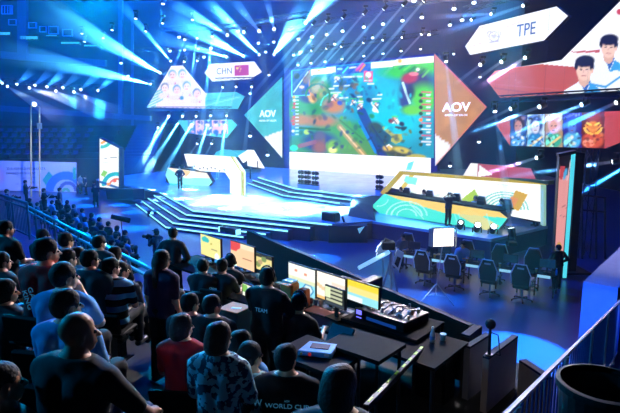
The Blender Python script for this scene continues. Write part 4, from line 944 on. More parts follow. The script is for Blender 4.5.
o1 = [(184, 154), (231.5, 157), (241.5, 172), (241.5, 198), (230, 198), (230, 180), (225, 172.5), (188, 170)]
wm = mat('bright_arch_board', (70, 72, 76), .5, emis=(255, 253, 250), es=1.1)
t.part('arch_beam', plp(lb, [(184, 154), (231.5, 157), (225, 172.5), (189, 170.5)], 0, .3), wm)
t.part('arch_leg', plp(lb, [(231.5, 157), (241.5, 172), (241.5, 198), (230, 198), (230, 180), (225, 172.5)], 0, .3), wm)
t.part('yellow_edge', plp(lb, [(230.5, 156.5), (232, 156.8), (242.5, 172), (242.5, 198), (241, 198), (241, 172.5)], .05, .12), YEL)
t.part('emblem', plp(lb, [(233, 179), (238, 179.5), (238, 182), (233, 181.5)], .04, .03), mat('violet_mark', (190, 120, 220), .5, emis=(215, 150, 235), es=.9))
t.part('emblem', plp(lb, [(233, 190), (238, 190.5), (238, 193), (233, 192.5)], .04, .03), _M['violet_mark'])
g = random.Random(2)
for i in range(9): x = 190+i*4+g.uniform(-1, 1); y = 166+g.uniform(-1, 2)+i*.3; t.part('small_emblem', plp(lb, [(x, y), (x+1.8, y), (x+1.2, y+1.8)], .04, .03), _M['dark_lettering'])
l2 = Plane(tuple(LC.pt(0, 0, -6)[:2]), (1, -.32))
t = T('stage_gable', 'pale gable shaped backing panel in teal and white right of the left arch', 'display', l2.at(240, 170), local=False)
t.part('teal_dome', plp(l2, [(213, 157), (216, 152), (222, 149.5), (230, 150), (236, 153), (239, 157)], 0, .2), mat('teal_led', (10, 60, 60), .5, emis=(70, 200, 225), es=.9))
t.part('teal_panel', plp(l2, [(232, 150.5), (246, 150.5), (244, 158), (236, 157)], -.1, .2), _M['teal_led'])
t.part('white_panel', plp(l2, [(246.5, 150), (253, 150), (264, 168.5), (247.5, 166)], 0, .2), wm)
t.part('white_panel', plp(l2, [(238, 156), (246, 151), (247, 160), (243, 163)], .02, .2), wm)
[t.part('support', MB().tube((l2.at(x_, 160, -.1).x, l2.at(x_, 160, -.1).y, .9), l2.at(x_, 160, -.1), .06), BLACK) for x_ in (217, 240, 250)]
t.part('post', plp(l2, [(257, 161), (257.8, 161), (258, 168), (257.2, 168)], .05, .1), DARK)

# ------------------------------------------------------------------ tall pillar at the right
pb = G(563, 279, 0); PY = pb.y
t = T('banner_pillar', 'tall dark pillar with a pink banner face and a glowing cyan edge', 'pillar', pb, local=False)
PP = Plane((pb.x, pb.y), (.95, -.31)); PS = Plane((PP.at(573, 270).x, PP.at(573, 270).y), (.75, .66))
t.part('body', plp(PP, [(559.5, 156), (576, 152), (565.5, 279), (553, 277)], 0, .6), mat('black_pillar', (14, 16, 22), .5))
c = Canvas(PP, (553, 150, 577, 280), .03, (236, 160, 158)); c.poly([(558, 154), (575, 152), (573, 163), (568, 176), (560, 172)], (26, 22, 34)); c.poly([(560, 166), (565, 166), (562, 180), (559, 178)], (196, 70, 80)); c.ell(565, 174, 1.6, 6, (80, 170, 220), 14); c.line(571, 160, 567, 180, 1, (240, 210, 215))
for (x, y) in ((562, 207), (564, 206), (566, 208), (560, 216), (563, 217), (566, 216)): c.line(x, y, x+1.4, y-1.2, .6, (120, 70, 90))
c.ell(559, 247, 2.4, 5, (200, 160, 50), 0, .3); c.ell(557, 250, 2, 4, (120, 150, 60))
t.part('banner', c.mesh('banner', [(560, 156.5), (571, 154.5), (562.5, 260), (554.5, 259)], .03, t.b), screen_mat('pillar_screen_picture', .9))
t.part('edge_light', plp(PP, [(571.6, 155), (575.6, 154), (566.5, 278), (562.8, 278)], .08, .1), mat('cyan_edge_lamp', (10, 30, 30), .5, emis=(80, 215, 235), es=1.))
t.part('cap', plp(PP, [(558.5, 154), (576.5, 150.5), (576, 153.5), (559, 157)], .05, .7), BLACK)
t = T('dark_column', 'plain black column standing just right of the cyan lit pillar', 'pillar', D(577, 262, PY+.5), local=False)
CP = Plane((0, PY+.75), (1, 0)); t.part('column', plp(CP, [(576, 152), (585, 153), (576, 272), (569, 272)], 0, .5), mat('black_column', (8, 9, 12), .6)); t.part('base_plate', MB().box((CP.at(572, 277).x, PY+1.0, .04), (1.2, 1.0, .08)), BLACK)

# ------------------------------------------------------------------ left far side: banner wall, led pylon, pole gate, crew
BW = Plane((G(40, 192).x, G(40, 192).y), (1, -.02))
t = T('sponsor_banner', 'long pale printed banner with a green diamond and blue arc at the far left', 'banner', BW.at(30, 192), local=False)
t.part('board', plp(BW, [(-30, 160), (76.5, 162.5), (76.5, 192), (-30, 190)], 0, .15), DARK)
c = Canvas(BW, (-30, 159, 77, 193), .05, (170, 180, 222)); c.poly([(49, 171), (54.5, 178), (47, 187), (42.5, 180)], (30, 160, 150)); c.arc(66, 191, 15.5, 8, (50, 110, 210), -180, 0, 1, 1.05); c.arc(68, 191, 8, 3.5, (70, 90, 160), -180, 0); c.arc(66, 192, 3, 3, (80, 170, 140), -180, 0); c.poly([(73, 167), (76, 168), (76, 180), (73, 179)], (50, 160, 140)); c.ell(1, 176, 4, 7, (210, 140, 190), 0, .5, .6)
for (x, y) in ((23, 178), (28, 178), (33, 177.5), (31, 182), (16, 184)): c.line(x, y, x+3, y, .8, (120, 130, 180), .7)
p = t.part('print', c.mesh('print', [(-30, 160), (76.5, 162.5), (76.5, 192), (-30, 190)], .02, t.b), print_mat())
nav = mat('navy_print', (40, 50, 110), .7)
lettering(t, p, BW, '2018 ASIAN GAMES JAKARTA', 26, 168.8, 2.6, nav, .82, .05); lettering(t, p, BW, 'DEMONSTRATION EVENT', 21, 173.4, 2.1, nav, .85, .05)
t = T('led_pylon', 'tall white display pylon with coloured arcs and a slanted top at the left', 'display', G(112, 199), local=False)
q0, q1 = G(101, 197), G(119, 199); LP = Plane((q0.x, q0.y), (q1.x-q0.x+.3, (q1.y-q0.y)*.5-1.4))
t.part('body', plp(LP, [(99.3, 137.5), (119.7, 148), (119.7, 189), (99.3, 188)], 0, .35), DARK)
c = Canvas(LP, (99, 137, 121, 190), .05, (250, 252, 250)); c.arc(101, 138, 9, 3, (70, 200, 190), 0, 90, 1, 1.2); c.arc(101, 138, 5, 2.4, (250, 170, 60), 0, 90); c.poly([(104, 170), (108, 172), (105, 177), (101, 175)], (140, 210, 70)); c.arc(116, 186, 12, 4, (40, 180, 190), -180, -60); c.arc(117, 186, 7, 2, (230, 120, 90), -180, -40); c.line(101, 182, 119, 188, 2.4, (30, 90, 160)); c.line(105, 158.5, 107, 158.5, .8, (120, 130, 140)); c.line(111, 157.5, 117, 157.5, .9, (110, 120, 130)); c.line(103, 162.5, 110, 163, .6, (190, 195, 200)); c.ell(109, 184, 2, 1.5, (250, 160, 60)); c.ell(115, 181, 2, 1.5, (240, 100, 60))
t.part('display', c.mesh('display', [(100, 138.5), (119, 148.3), (119, 188.5), (100, 187)], .03, t.b), screen_mat('sign_picture', 1.1))
t.part('plinth', plp(LP, [(105.5, 188.5), (133, 189.5), (133, 200), (107, 199.5)], .3, .9), mat('navy_plinth', (14, 24, 70), .4))
t = T('lighting_gantry', 'slim gold lit twin pole gantry in front of the far left banner', 'pole', G(35, 193), local=False)
for x in (30.8, 39.5): t.part('pole', MB().tube((D(x, 192, 41).x, 41, .0), D(x, 107, 41), .06, None, 8), mat('gold_pole', (190, 170, 120), .4, .3))
t.part('arch_top', MB().path([D(30.8, 107, 41), D(34, 104.5, 41), D(39.5, 107.5, 41)], .06), _M['gold_pole']); t.part('lamp', MB().ball(D(34.5, 104.3, 41), .16), LENS); t.part('box', MB().box(D(39.5, 126, 40.9), (.3, .2, .45)), STEEL)

# ------------------------------------------------------------------ players' side area on the arena floor: tables and gaming chairs
def gaming_chair_proto():
    t = T('gaming_chair', 'x', 'chair', (0, 0, 0))
    m = MB().prism([(-.25, -.22, .55), (.25, -.22, .55), (.29, -.27, .95), (.16, -.32, 1.28), (-.16, -.32, 1.28), (-.29, -.27, .95)], (0, -.10, .02)); t.part('backrest', m, PLASTIC, bevel=.02)
    e = MB().path([(-.27, -.33, .62), (-.3, -.38, .95), (-.165, -.43, 1.30), (.165, -.43, 1.30), (.3, -.38, .95), (.27, -.33, .62)], .018); t.part('piping', e, mat('pale_piping', (215, 225, 245), .5))
    t.part('headrest_badge', MB().box((0, -.435, 1.17), (.2, .02, .05)), mat('pale_badge', (190, 200, 220), .5))
    t.part('seat', MB().box((0, 0, .50), (.52, .52, .12)), PLASTIC, bevel=.03)
    for s in (-1, 1): t.part('armrest', MB().box((s*.31, .0, .72), (.07, .34, .035)).tube((s*.31, -.02, .5), (s*.31, -.02, .71), .02), BLACK)
    t.part('column', MB().tube((0, 0, .1), (0, 0, .45), .035), STEEL)
    b = MB()
    for i in range(5): a = i*2*math.pi/5; b.tube((0, 0, .11), (.32*math.cos(a), .32*math.sin(a), .06), .025, .018)
    t.part('star_base', b, BLACK)
    for i in range(5): a = i*2*math.pi/5; t.part('caster', MB().tube((.32*math.cos(a)-.02, .32*math.sin(a), .031), (.32*math.cos(a)+.02, .32*math.sin(a), .031), .03), BLACK)
    return t.e
gch = gaming_chair_proto()
# table line
TA, TB = G(400, 254, .75), G(556, 277, .75); tu = (TB-TA).normalized(); tn = Vector((tu.y, -tu.x, 0)); ty = math.atan2(tu.y, tu.x)
chair_spots = [(425, 0, 'on the near side, leftmost and seen from behind'), (455.5, 0, 'on the near side, just right of the softbox lamp'), (490, 0, 'on the near side, two chairs left of the tall pillar'), (523, 0, 'on the near side, next to the person by the pillar'),
               (404, 1, 'occupied, at the far side of the leftmost table'), (463, 1, 'occupied, at the far side behind the softbox lamp'), (497, 1, 'on the far side behind the second table from the right'), (531, 1, 'on the far side of the rightmost table'), (435, 1, 'occupied, on the far side right of the leftmost seat')]
def on_table(px, off, z=0):
    # point on the table line at image column px, moved by off along the normal (towards the camera = +)
    best = None
    for i in range(200):
        q = TA+tu*(i/199*(TB-TA).length*1.2-.4)+tn*off; d = (q-CAM); x = CX+FOC*d.x/d.dot(FWD)
        if best is None or abs(x-px) < best[0]: best = (abs(x-px), q)
    q = best[1].copy(); q.z = z; return q
if tn.dot(-TA) < 0: tn = -tn
for i, (px, side, lab) in enumerate(chair_spots):
    o = gch if i == 0 else copy_tree(gch)
    o.location = on_table(px, .75 if side == 0 else -.95); o.rotation_euler = (0, 0, ty+(0 if side == 0 else math.pi)); o['label'] = 'black gaming chair '+lab; o['group'] = 'gaming chairs at the floor tables'
for ch in gch.children: pass
EDGE = mat('cyan_table_edge_lamp', (20, 40, 50), .5, emis=(150, 215, 250), es=.75)
for i, (x0, x1, xl0, xl1) in enumerate(((398, 420, 403.5, 417), (429, 451, 432.5, 448.5), (462, 484, 466, 481), (495, 520, 499, 517.5), (533, 556, 537, 551))):
    A, B = on_table(x0, .0, .75), on_table(x1, .0, .75); t = T('player_table', 'black player table with a glowing front edge, %s from the left' % ORD[i], 'table', (A+B)/2-Vector((0, 0, .75)), group='player tables on the floor', local=False)
    t.part('table_top', MB().prism([A, B, B-tn*.7, A-tn*.7], (0, 0, -.04)), _M['black_laminate'])
    c0, c1 = on_table(xl0, .0, .75), on_table(xl1, .0, .75); t.part('edge_light', MB().prism([c0+Vector((0, 0, .0)), c1, c1-Vector((0, 0, .09)), c0-Vector((0, 0, .09))], tn*.03), EDGE)
    for P in (A+tu*.06-tn*.06, B-tu*.06-tn*.06, A+tu*.06-tn*.64, B-tu*.06-tn*.64): t.part('leg', MB().tube((P.x, P.y, .002), (P.x, P.y, .71), .025), BLACK)
    C_ = (A+B)/2-tn*.45; C_.z = .75
    k = T('desktop_monitor', 'small black monitor on the %s player table from the left' % ORD[i], 'monitor', C_, ty, 'monitors on the player tables')
    k.part('casing', MB().box((0, 0, .3), (.5, .04, .3)), PLASTIC, bevel=.008); k.part('stand', MB().box((0, .0, .08), (.05, .05, .16)).box((0, 0, .008), (.22, .16, .015)), BLACK)
    k.part('display', MB().box((0, -.022, .3), (.47, .004, .27)), mat('dim_screen', (6, 8, 14), .2, emis=(40, 110, 170), es=.12) if i != 0 else _M.get('dim_screen') or DARK)
    for j, (du, dn, col) in enumerate(((-.3, .2, (210, 160, 60)), (.32, .22, (70, 150, 220)))):
        q = C_+tu*du+tn*dn; f = T('drinks_cup' if j == 0 else 'water_bottle', ('orange paper cup' if j == 0 else 'small blue bottle')+' on the %s player table from the left' % ORD[i], 'cup' if j == 0 else 'bottle', q, group='drinks on the player tables')
        if j == 0: f.part('cup', MB().lathe([(.03, 0), (.045, .12)], 12), mat('orange_paper', (210, 160, 60), .6)); f.part('lid', MB().tube((0, 0, .12), (0, 0, .13), .047), mat('white_lid', (210, 210, 205), .5))
        else: f.part('bottle', MB().lathe([(.032, 0), (.034, .15), (.014, .2), (.014, .22)], 12), mat('blue_bottle_plastic', (70, 150, 220), .2)); f.part('cap', MB().tube((0, 0, .22), (0, 0, .24), .016), mat('white_lid', (210, 210, 205), .5))
# softbox on a tripod
sb = G(436, 302, 0); sbY = sb.y
t = T('softbox_lamp', 'bright rectangular softbox lamp on a light tripod in front of the gaming chairs', 'lamp', sb, local=False)
c0 = D(443.5, 237.5, sbY)
t.part('housing', MB().box(c0+Vector((0, .1, 0)), (.72, .16, .62), Matrix.Rotation(.12, 3, 'Z')), mat('grey_housing', (110, 110, 115), .5), bevel=.02)
t.part('diffuser', MB().box(c0+Vector((.0, .01, 0)), (.64, .03, .54), Matrix.Rotation(.12, 3, 'Z')), mat('softbox_diffuser_lamp', (230, 230, 230), .5, emis=(255, 238, 222), es=5.))
for k_, cc in enumerate(((-.39, 0, 0, .05, .58), (.39, 0, 0, .05, .58))): t.part('barn_door', MB().box(c0+Vector((cc[0], -.03, 0)), (.02, .22, .58), Matrix.Rotation(-.4 if k_ else .5, 3, 'Z')), mat('pale_metal', (170, 165, 160), .5))
t.part('pole', MB().tube((sb.x, sb.y, .62), (c0.x, c0.y+.1, c0.z-.3), .018), STEEL)
for i in range(3):
    a = R(80+120*i); t.part('leg', MB().tube((sb.x, sb.y, .62), (sb.x+.62*math.cos(a), sb.y+.62*math.sin(a), .01), .015), STEEL); t.part('brace', MB().tube((sb.x, sb.y, .22), (sb.x+.36*math.cos(a), sb.y+.36*math.sin(a), .26), .01), STEEL)
l = lamp('softbox_light', 'AREA', c0+Vector((.02, -.08, 0)), c0+Vector((-.3, -4, -1.2)), 90, (1, .93, .85), .55)
# camera crane with a tilted pale bar
cb = G(396, 297, 0); cY = cb.y
t = T('camera_crane', 'broadcast camera crane with a slanted pale arm and tripod on the arena floor', 'camera crane', cb, local=False)
piv = D(391, 252, cY)
t.part('arm', MB().tube(D(358.5, 268, cY-.5), D(389, 252, cY), .07, .08, 4), mat('lit_arm_glow', (190, 225, 245), .4, emis=(150, 215, 245), es=.7)); t.part('mast', MB().tube((piv.x, piv.y, .75), piv, .05), STEEL)  # arm is no lamp: its emission stands for strong light falling on it
t.part('camera_head', MB().box(D(388, 245, cY), (.42, .4, .26)), BLACK, bevel=.03); t.part('lens_barrel', MB().tube(D(384, 240.5, cY), D(392, 244, cY), .1, .1, 12), BLACK)
for i in range(3): a = R(30+120*i); t.part('leg', MB().tube((piv.x, piv.y, 1.25), (piv.x+.34*math.cos(a), piv.y+.34*math.sin(a), .02), .035), STEEL)
MP = Plane((piv.x, piv.y-.35), (1, .1))
t.part('monitor_frame', plp(MP, [(397, 249), (404, 252.5), (399, 271), (392.5, 265)], 0, .06), mat('white_frame_plastic', (225, 225, 220), .5, emis=None)); t.part('monitor_glass', plp(MP, [(397.5, 256.5), (401, 258), (398, 268), (394.5, 264)], .02, .02), BLACK)
t = T('white_cloth', 'crumpled white cloth hanging on a stand left of the camera crane', 'cloth', D(382, 296, cY+.5), local=False)
ZP = Plane((0, cY+.5), (1, 0)); m = MB(); zz = [(382, 241), (387, 243), (388.5, 249), (386, 251), (381, 253.5), (376.5, 257), (378, 252), (375.5, 252.5), (378.5, 248), (377, 248), (380.5, 244.5)]
t.part('cloth', plp(ZP, zz, 0, .12), mat('white_cloth', (240, 242, 244), .8)); t.part('pole', MB().tube(D(383, 252, cY+.56), D(383, 294, cY+.56), .02), STEEL); q = D(383, 294, cY+.56); t.part('base', MB().tube((q.x, q.y, .0), (q.x, q.y, .04), .22, .2, 16), BLACK)
t.part('yellow_bracket', plp(ZP, [(386, 242), (395, 242.5), (391, 246), (387, 246.5)], .05, .08), mat('yellow_paint', (200, 170, 90), .5))
# barrier shape at the stage foot
t = T('stage_bar', 'thin dark bar leaning at the front of the stage left of the right deck', 'bar', G(350, 236, 0), local=False)
t.part('bar', MB().tube(D(342.5, 217, 25), G(349, 236), .06), DARK); t.part('foot', MB().box(G(349, 236)+Vector((0, 0, .03)), (.4, .4, .06)), BLACK)
t = T('stage_front_case', 'dark blue flight case at the stage foot with a bright triangular mark', 'case', G(350, 243), local=False)
cb_ = G(348, 243); t.part('case_body', MB().box(cb_+Vector((0, .4, .42)), (1.9, .7, .84)), mat('dark_blue_case', (12, 28, 80), .5), bevel=.02)
t.part('mark', MB().prism([cb_+Vector((.45, .04, .7)), cb_+Vector((.8, .04, .82)), cb_+Vector((.55, .04, .45))], (0, -.01, 0)), mat('pale_mark', (190, 235, 250), .5, emis=(130, 220, 250), es=.5))
t = T('fog_machine', 'small dark unit with a bright cyan glow at the foot of the left steps', 'stage light', G(158, 212), local=False)
q = G(156, 216); t.part('case_body', MB().box(q+Vector((0, 0, .18)), (.9, .6, .36)), DARK, bevel=.02); t.part('lens', MB().tube(q+Vector((-.15, -.31, .24)), q+Vector((-.15, -.34, .24)), .1), STRIP)
# mirrored camera carts on floor: two dark floor monitors with cyan corners near the steps
t = T('floor_monitor', 'low dark floor monitor with cyan lit sides at the foot of the main steps', 'monitor', G(231, 236), YF)
t.part('cabinet', MB().box((0, 0, .22), (1.3, .4, .44)), DARK, bevel=.02)
for s in (-1, 1): t.part('side_light', MB().box((s*.66, -.1, .24), (.06, .3, .4)), STRIP)
# light pools: profile spots from the truss straight down on the floor
pools = ((322, 259, 2.5, 5200), (263, 254, 2.5, 4200), (272, 243, 3, 4200), (130, 229, 5, 9000), (106, 216, 4, 9000), (135, 212, 3, 8000), (85, 206, 4, 9000), (78, 199, 4, 9000), (60, 196, 4, 7000), (120, 205, 4, 9000), (55, 203, 4, 7000), (345, 279, 3, 2600), (310, 275, 2, 1500), (514, 352, 9, 9500), (437, 300, 3, 1500), (165, 215, 3, 7000), (475, 300, 6, 500))
for i, (x, y, r_, e) in enumerate(pools):
    q = G(x, y); top_ = Vector((q.x+1.5, q.y+3, 12.4)); ang = {13: 13}.get(i, 7+r_*.4)
    if i == 13: top_ = Vector((q.x-.5, q.y+1.5, 12.4))
    moving_head(top_, q, 'high moving head pouring a cyan pool on the floor, %s from the left' % ORD[sorted(p[0] for p in pools).index(x)], e*6*2.5*(1 if ang >= 3.1 else .31), ang, (.03, .6, 1), 'down lights over the arena floor', haze=0)
    BM.append(top_)
# ------------------------------------------------------------------ railings
RAILM = mat('blue_grey_rail', (110, 150, 185), .35, .5)
def railing(label, P0, P1, h=1.0, posts=8, bal=0, rr=.035, m=RAILM, two=.16, group='railings'):
    P0, P1 = Vector(P0), Vector(P1); t = T('railing', label, 'railing', (P0+P1)/2, group=group, local=False); up_ = Vector((0, 0, 1))
    t.part('top_rail', MB().tube(P0+up_*h, P1+up_*h, rr, None, 10), m)
    if two: t.part('middle_rail', MB().tube(P0+up_*(h-two), P1+up_*(h-two), rr*.8, None, 8), m)
    t.part('bottom_rail', MB().tube(P0+up_*.12, P1+up_*.12, rr*.7, None, 8), m)
    for i in range(posts+1): q = P0.lerp(P1, i/posts); t.part('post', MB().tube(q, q+up_*(h-.01), rr*.8, None, 8), m)
    for i in range(bal):
        q = P0.lerp(P1, (i+.5)/bal)
        t.part('baluster', MB().tube(q+up_*.12, q+up_*(h-.01), rr*.35, None, 6), m)
    return t
def atz(px, py, z): q = G(px, py, z); return q
A = atz(27, 206, 3.1); B = atz(152, 270, 3.1); zb = 2.1; 
railing('long twin steel railing along the front of the stand before the left audience', A-Vector((0, 0, 1)), B-Vector((0, 0, 1)), 1.0, 9, 0, .04)
railing('upper left corner steel railing ending at a post', atz(-14, 190, 3.25)-Vector((0, 0, 1.15)), atz(27, 203, 3.25)-Vector((0, 0, 1.15)), 1.15, 3, 30, .045)
# stairway rail at lower right
rA, rB = Vector((.80, 2.18, 0)), Vector((4.9, 8.05, 0))
def onray(px, py, XY):    # height of the ray over a plan point at the same depth
    q = D(px, py, XY.y); return q
a1, b1 = D(512, 408, 2.5), D(622, 299, 8.0)
d1 = (b1-a1).normalized(); a1 = a1-d1*.6
HR = mat('handrail_metal', (190, 180, 195), .45, .2)
t = T('stair_railing', 'sloping metal stair railing with thin vertical bars at the lower right', 'railing', a1-Vector((0, 0, 1)), local=False)
m = MB(); s_ = Vector((d1.y, -d1.x, 0)).normalized()*.013; u_ = Vector((0, 0, .009))
t.part('handrail', MB().prism([a1-s_-u_, a1+s_-u_, a1+s_+u_, a1-s_+u_], b1-a1), HR); t.part('bottom_rail', MB().tube(a1-Vector((0, 0, .9)), b1-Vector((0, 0, .9)), .02), HR)
nb = 58
for i in range(nb):
    q = a1.lerp(b1, (i+.5)/nb); big = i % 12 == 5
    t.part('post' if big else 'baluster', MB().tube(q-Vector((0, 0, .9 if not big else 1.0)), q-Vector((0, 0, .02)), .024 if big else .008, None, 6), HR if big else mat('blue_painted_bar', (70, 80, 150), .4, .4))
# blue lit vomitory block
C0 = D(583, 284, 9.2); zt = C0.z; e1 = U2*1.0; e2 = V2
P1_ = C0+U2*.58; m = MB()
t = T('vomitory_wall', 'big pale block wall lit deep blue beyond the stair railing', 'wall block', Vector((C0.x, C0.y, 0)), local=False)
q = [C0, C0+U2*.56, C0+U2*.56+V2*6.5, C0+V2*6.5]; q = [Vector((v.x, v.y, zt)) for v in q]
t.part('block', MB().prism(q, (0, 0, -zt+.002)), mat('pale_painted_concrete', (130, 130, 160), .7)); t.part('coping', MB().prism([v+Vector((0, 0, .002)) for v in q], (0, 0, .04)), _M['pale_painted_concrete'])
lamp('side_blue_fill', 'SPOT', C0-V2*4+Vector((0, 0, 2.2)), C0+U2*.3-Vector((0, 0, .8)), 4200, (.02, .12, 1), .3, R(24), .7)  # unseen lamp added to turn the block front blue
lamp('side_grey_fill', 'SPOT', C0+V2*3-U2*1+Vector((0, 0, 4)), C0+V2*2.6+U2*.3, 900, (.55, .55, .8), .3, R(60), .8)  # unseen dim lamp added to grey the block top
# black bin near the bottom right
bq = D(603, 386, 2.3); t = T('litter_bin', 'large round black bin in the bottom right corner behind the stair railing', 'bin', bq-Vector((0, 0, .75)))
t.part('barrel', MB().lathe([(.15, 0), (.19, .74), (.175, .74), (.14, .05)], 28), mat('dark_bin_plastic', (20, 18, 22), .35), smooth=False); t.part('rim', MB().lathe([(.185, .73), (.205, .735), (.205, .765), (.185, .77)], 28, caps=False), mat('dark_bin_rim', (20, 20, 24), .7, spec=.2))
struct('floor_landing', ubox(MB(), -.85, -.1, 2.1, 2.8, 0, bq.z-.75), CONC)
# ------------------------------------------------------------------ control platform: partition, desks, counters
PAN = mat('grey_partition', (14, 16, 21), .75); PANT = mat('partition_top_edge', (24, 32, 52), .8, spec=.2)
k_ = 2.82
def partition(label, A, B, zb, th=.1, m=PAN, name='partition_panel'):
    A, B = Vector(A), Vector(B); n = Vector((-(B-A).y, (B-A).x, 0)).normalized()*th
    t = T(name, label, 'partition', Vector((A.x, A.y, zb)), local=False)
    t.part('panel', MB().prism([A, B, Vector((B.x, B.y, zb)), Vector((A.x, A.y, zb))], n), m); t.part('cap_rail', MB().prism([A+Vector((0, 0, .002)), B+Vector((0, 0, .002)), B+Vector((0, 0, .03)), A+Vector((0, 0, .03))], n), PANT)
    return t
Ap, Bp = G(250, 231, 2.75), G(474, 326, 2.75)
partition('long black partition wall along the edge of the control platform', Ap, Bp, 0, -.1)
q2 = G(474, 326, 2.75); q3 = q2-V2*.45
partition('black return panel of the control platform beside the microphone', q2, q3, 0, .12, mat('black_return_panel', (16, 18, 24), .8))
a, b = G(489, 360, 2.8), G(518, 338, 2.8); partition('grey tapered counter panel under the microphone', a, b, 0, .08, mat('taupe_panel', (120, 112, 112), .7))
a2 = G(470, 349, 2.8); partition('narrow dark counter panel with a pale top left of the microphone', a2, G(491, 336, 2.8), 0, .08, mat('taupe_panel_dark', (80, 84, 96), .7))
a, b = G(519, 362, 2.6), G(526, 361, 2.6); partition('small grey end panel right of the taupe counter', a, b, 0, -.5, _M['taupe_panel'])
mc = G(489, 358, 2.8)
t = T('microphone_stand', 'round foam headed microphone on a short black pole by the grey counters', 'microphone', mc, local=False)
hd = D(490.5, 324, mc.y); t.part('pole', MB().tube(mc+Vector((.0, 0, .035)), hd, .018), BLACK); t.part('foam_head', MB().ball(hd, .062, 16, 10), mat('foam', (26, 32, 46), .9, bump=.5, scale=80), smooth=True); t.part('base', MB().tube(mc+Vector((0, 0, .035)), mc+Vector((0, 0, .05)), .05), PLASTIC)
t.part('cable', MB().path([hd-Vector((0, 0, .1)), hd+Vector((.1, 0, -.14)), hd+Vector((.14, 0, -.4)), mc+Vector((.08, 0, .05))], .008), PLASTIC)
bt = G(433, 341, 2.78)
DESK = mat('dark_desk_top', (12, 13, 16), .85, spec=.1); DZ = 2.85
# desks: rows along U2 at height DZ
def desk(label, c0, c1, depth, z=DZ, zb=2.1, m=DESK):
    c0, c1 = Vector((c0.x, c0.y, z)), Vector((c1.x, c1.y, z)); t = T('control_desk', label, 'desk', Vector(((c0.x+c1.x)/2, (c0.y+c1.y)/2, zb)), local=False)
    t.part('desk_top', MB().prism([c0, c1, c1-V2*depth, c0-V2*depth], (0, 0, -.04)), m)
    for P in (c0+U2*.05-V2*.05, c1-U2*.05-V2*.05, c0+U2*.05-V2*(depth-.05), c1-U2*.05-V2*(depth-.05)): t.part('leg', MB().tube((P.x, P.y, zb+.002), (P.x, P.y, z-.041), .025), BLACK)
    t.part('back_panel', MB().prism([c0-Vector((0, 0, .045)), c1-Vector((0, 0, .045)), Vector((c1.x, c1.y, zb+.2)), Vector((c0.x, c0.y, zb+.2))], -V2*.02), PAN)
    return t
mz = 3.39
f1, f2 = G(288, 262, mz), G(372, 285, mz)
desk('long dark control desk under the three bright monitors', f1-U2*.75+V2*.2, f2+U2*1.35+V2*.2, .95)
g1, g2 = G(201, 234, mz), G(262, 250, mz)
desk('dark control desk under the two cream monitors at the left', g1-U2*.4+V2*.2, g2+U2*.1+V2*.2, .85)
desk('small dark desk with the photo monitor between the two long desks', g2+U2*.15+V2*.1, g2+U2*.95+V2*.1, .8)
def monitor(label, tl, wpx, hm, pic, es=1.25, zbase=DZ, yaw=None, group='control desk monitors', zt=None, wm_=.72):
    """tl = photo pixel of the top left corner; screen hm high and wm_ wide, facing the operators"""
    P = G(tl[0], tl[1], zt or mz); yaw = R(-49.5) if yaw is None else yaw; u = U2 if yaw is None else Vector((math.cos(yaw), math.sin(yaw), 0)); pl = Plane((P.x, P.y), u)
    c = P+u*wm_/2; b = Vector((c.x, c.y, zbase)); t = T('desktop_monitor', label, 'monitor', b, math.atan2(u.y, u.x), group)
    zc = P.z-zbase-hm/2; t.part('casing', MB().box((0, .025, zc), (wm_+.03, .04, hm+.03)), PLASTIC, bevel=.006)
    t.part('stand', MB().box((0, .05, zc/2), (.06, .03, zc)).box((0, .04, .01), (.26, .2, .02)), BLACK)
    # picture: small canvas in local space
    nx, ny = 36, 22; C = np.zeros((nx+1, ny+1, 3)); X, Y = np.meshgrid(np.linspace(0, 1, nx+1), np.linspace(0, 1, ny+1), indexing='ij')
    pic(C, X, 1-Y)
    vs = [((i/nx-.5)*wm_, .0, zc+(j/ny-.5)*hm) for i in range(nx+1) for j in range(ny+1)]; fs = [(i*(ny+1)+j, (i+1)*(ny+1)+j, (i+1)*(ny+1)+j+1, i*(ny+1)+j+1) for i in range(nx) for j in range(ny)]
    me = bpy.data.meshes.new('display'); me.from_pydata(vs, [], fs); at = me.color_attributes.new('Col', 'FLOAT_COLOR', 'POINT')
    at.data.foreach_set('color', np.concatenate([C.reshape(-1, 3), np.ones(((nx+1)*(ny+1), 1))], 1).ravel().astype(np.float32))
    t.part('display', me, screen_mat('monitor_picture', es)); return t
def fill(C, mk, c): C[mk] = lin(c)
def pic_cream(C, X, Y): fill(C, X > -1, (240, 232, 150)); fill(C, (X-.25)**2/.04+(Y-.22)**2/.02 < 1, (60, 190, 190)); fill(C, (abs(Y-.6) < .02) & (X > .55) & (X < .85), (150, 140, 90)); fill(C, (X-.82)**2+(Y-.88)**2*.4 < .012, (255, 255, 255)); fill(C, ((X-.55)**2*6+(Y-.35)**2*9) < .02, (200, 190, 90))
def pic_tan(C, X, Y): fill(C, X > -1, (248, 205, 160)); fill(C, (X < .42) & (Y < .38) & (X+Y < .62), (225, 80, 80)); fill(C, (abs(Y-.6) < .025) & (X > .5) & (X < .9), (170, 120, 90)); fill(C, (X > .42) & (Y < .2), (250, 225, 190))
def pic_game(C, X, Y): fill(C, X > -1, (230, 215, 140)); fill(C, Y < .2, (60, 60, 60)); fill(C, np.sin(X*9)*np.cos(Y*8+1) > .25, (130, 150, 90)); fill(C, (X > .7) & (Y > .5), (240, 230, 150)); fill(C, (X-.3)**2+(Y-.5)**2 < .02, (190, 160, 120))
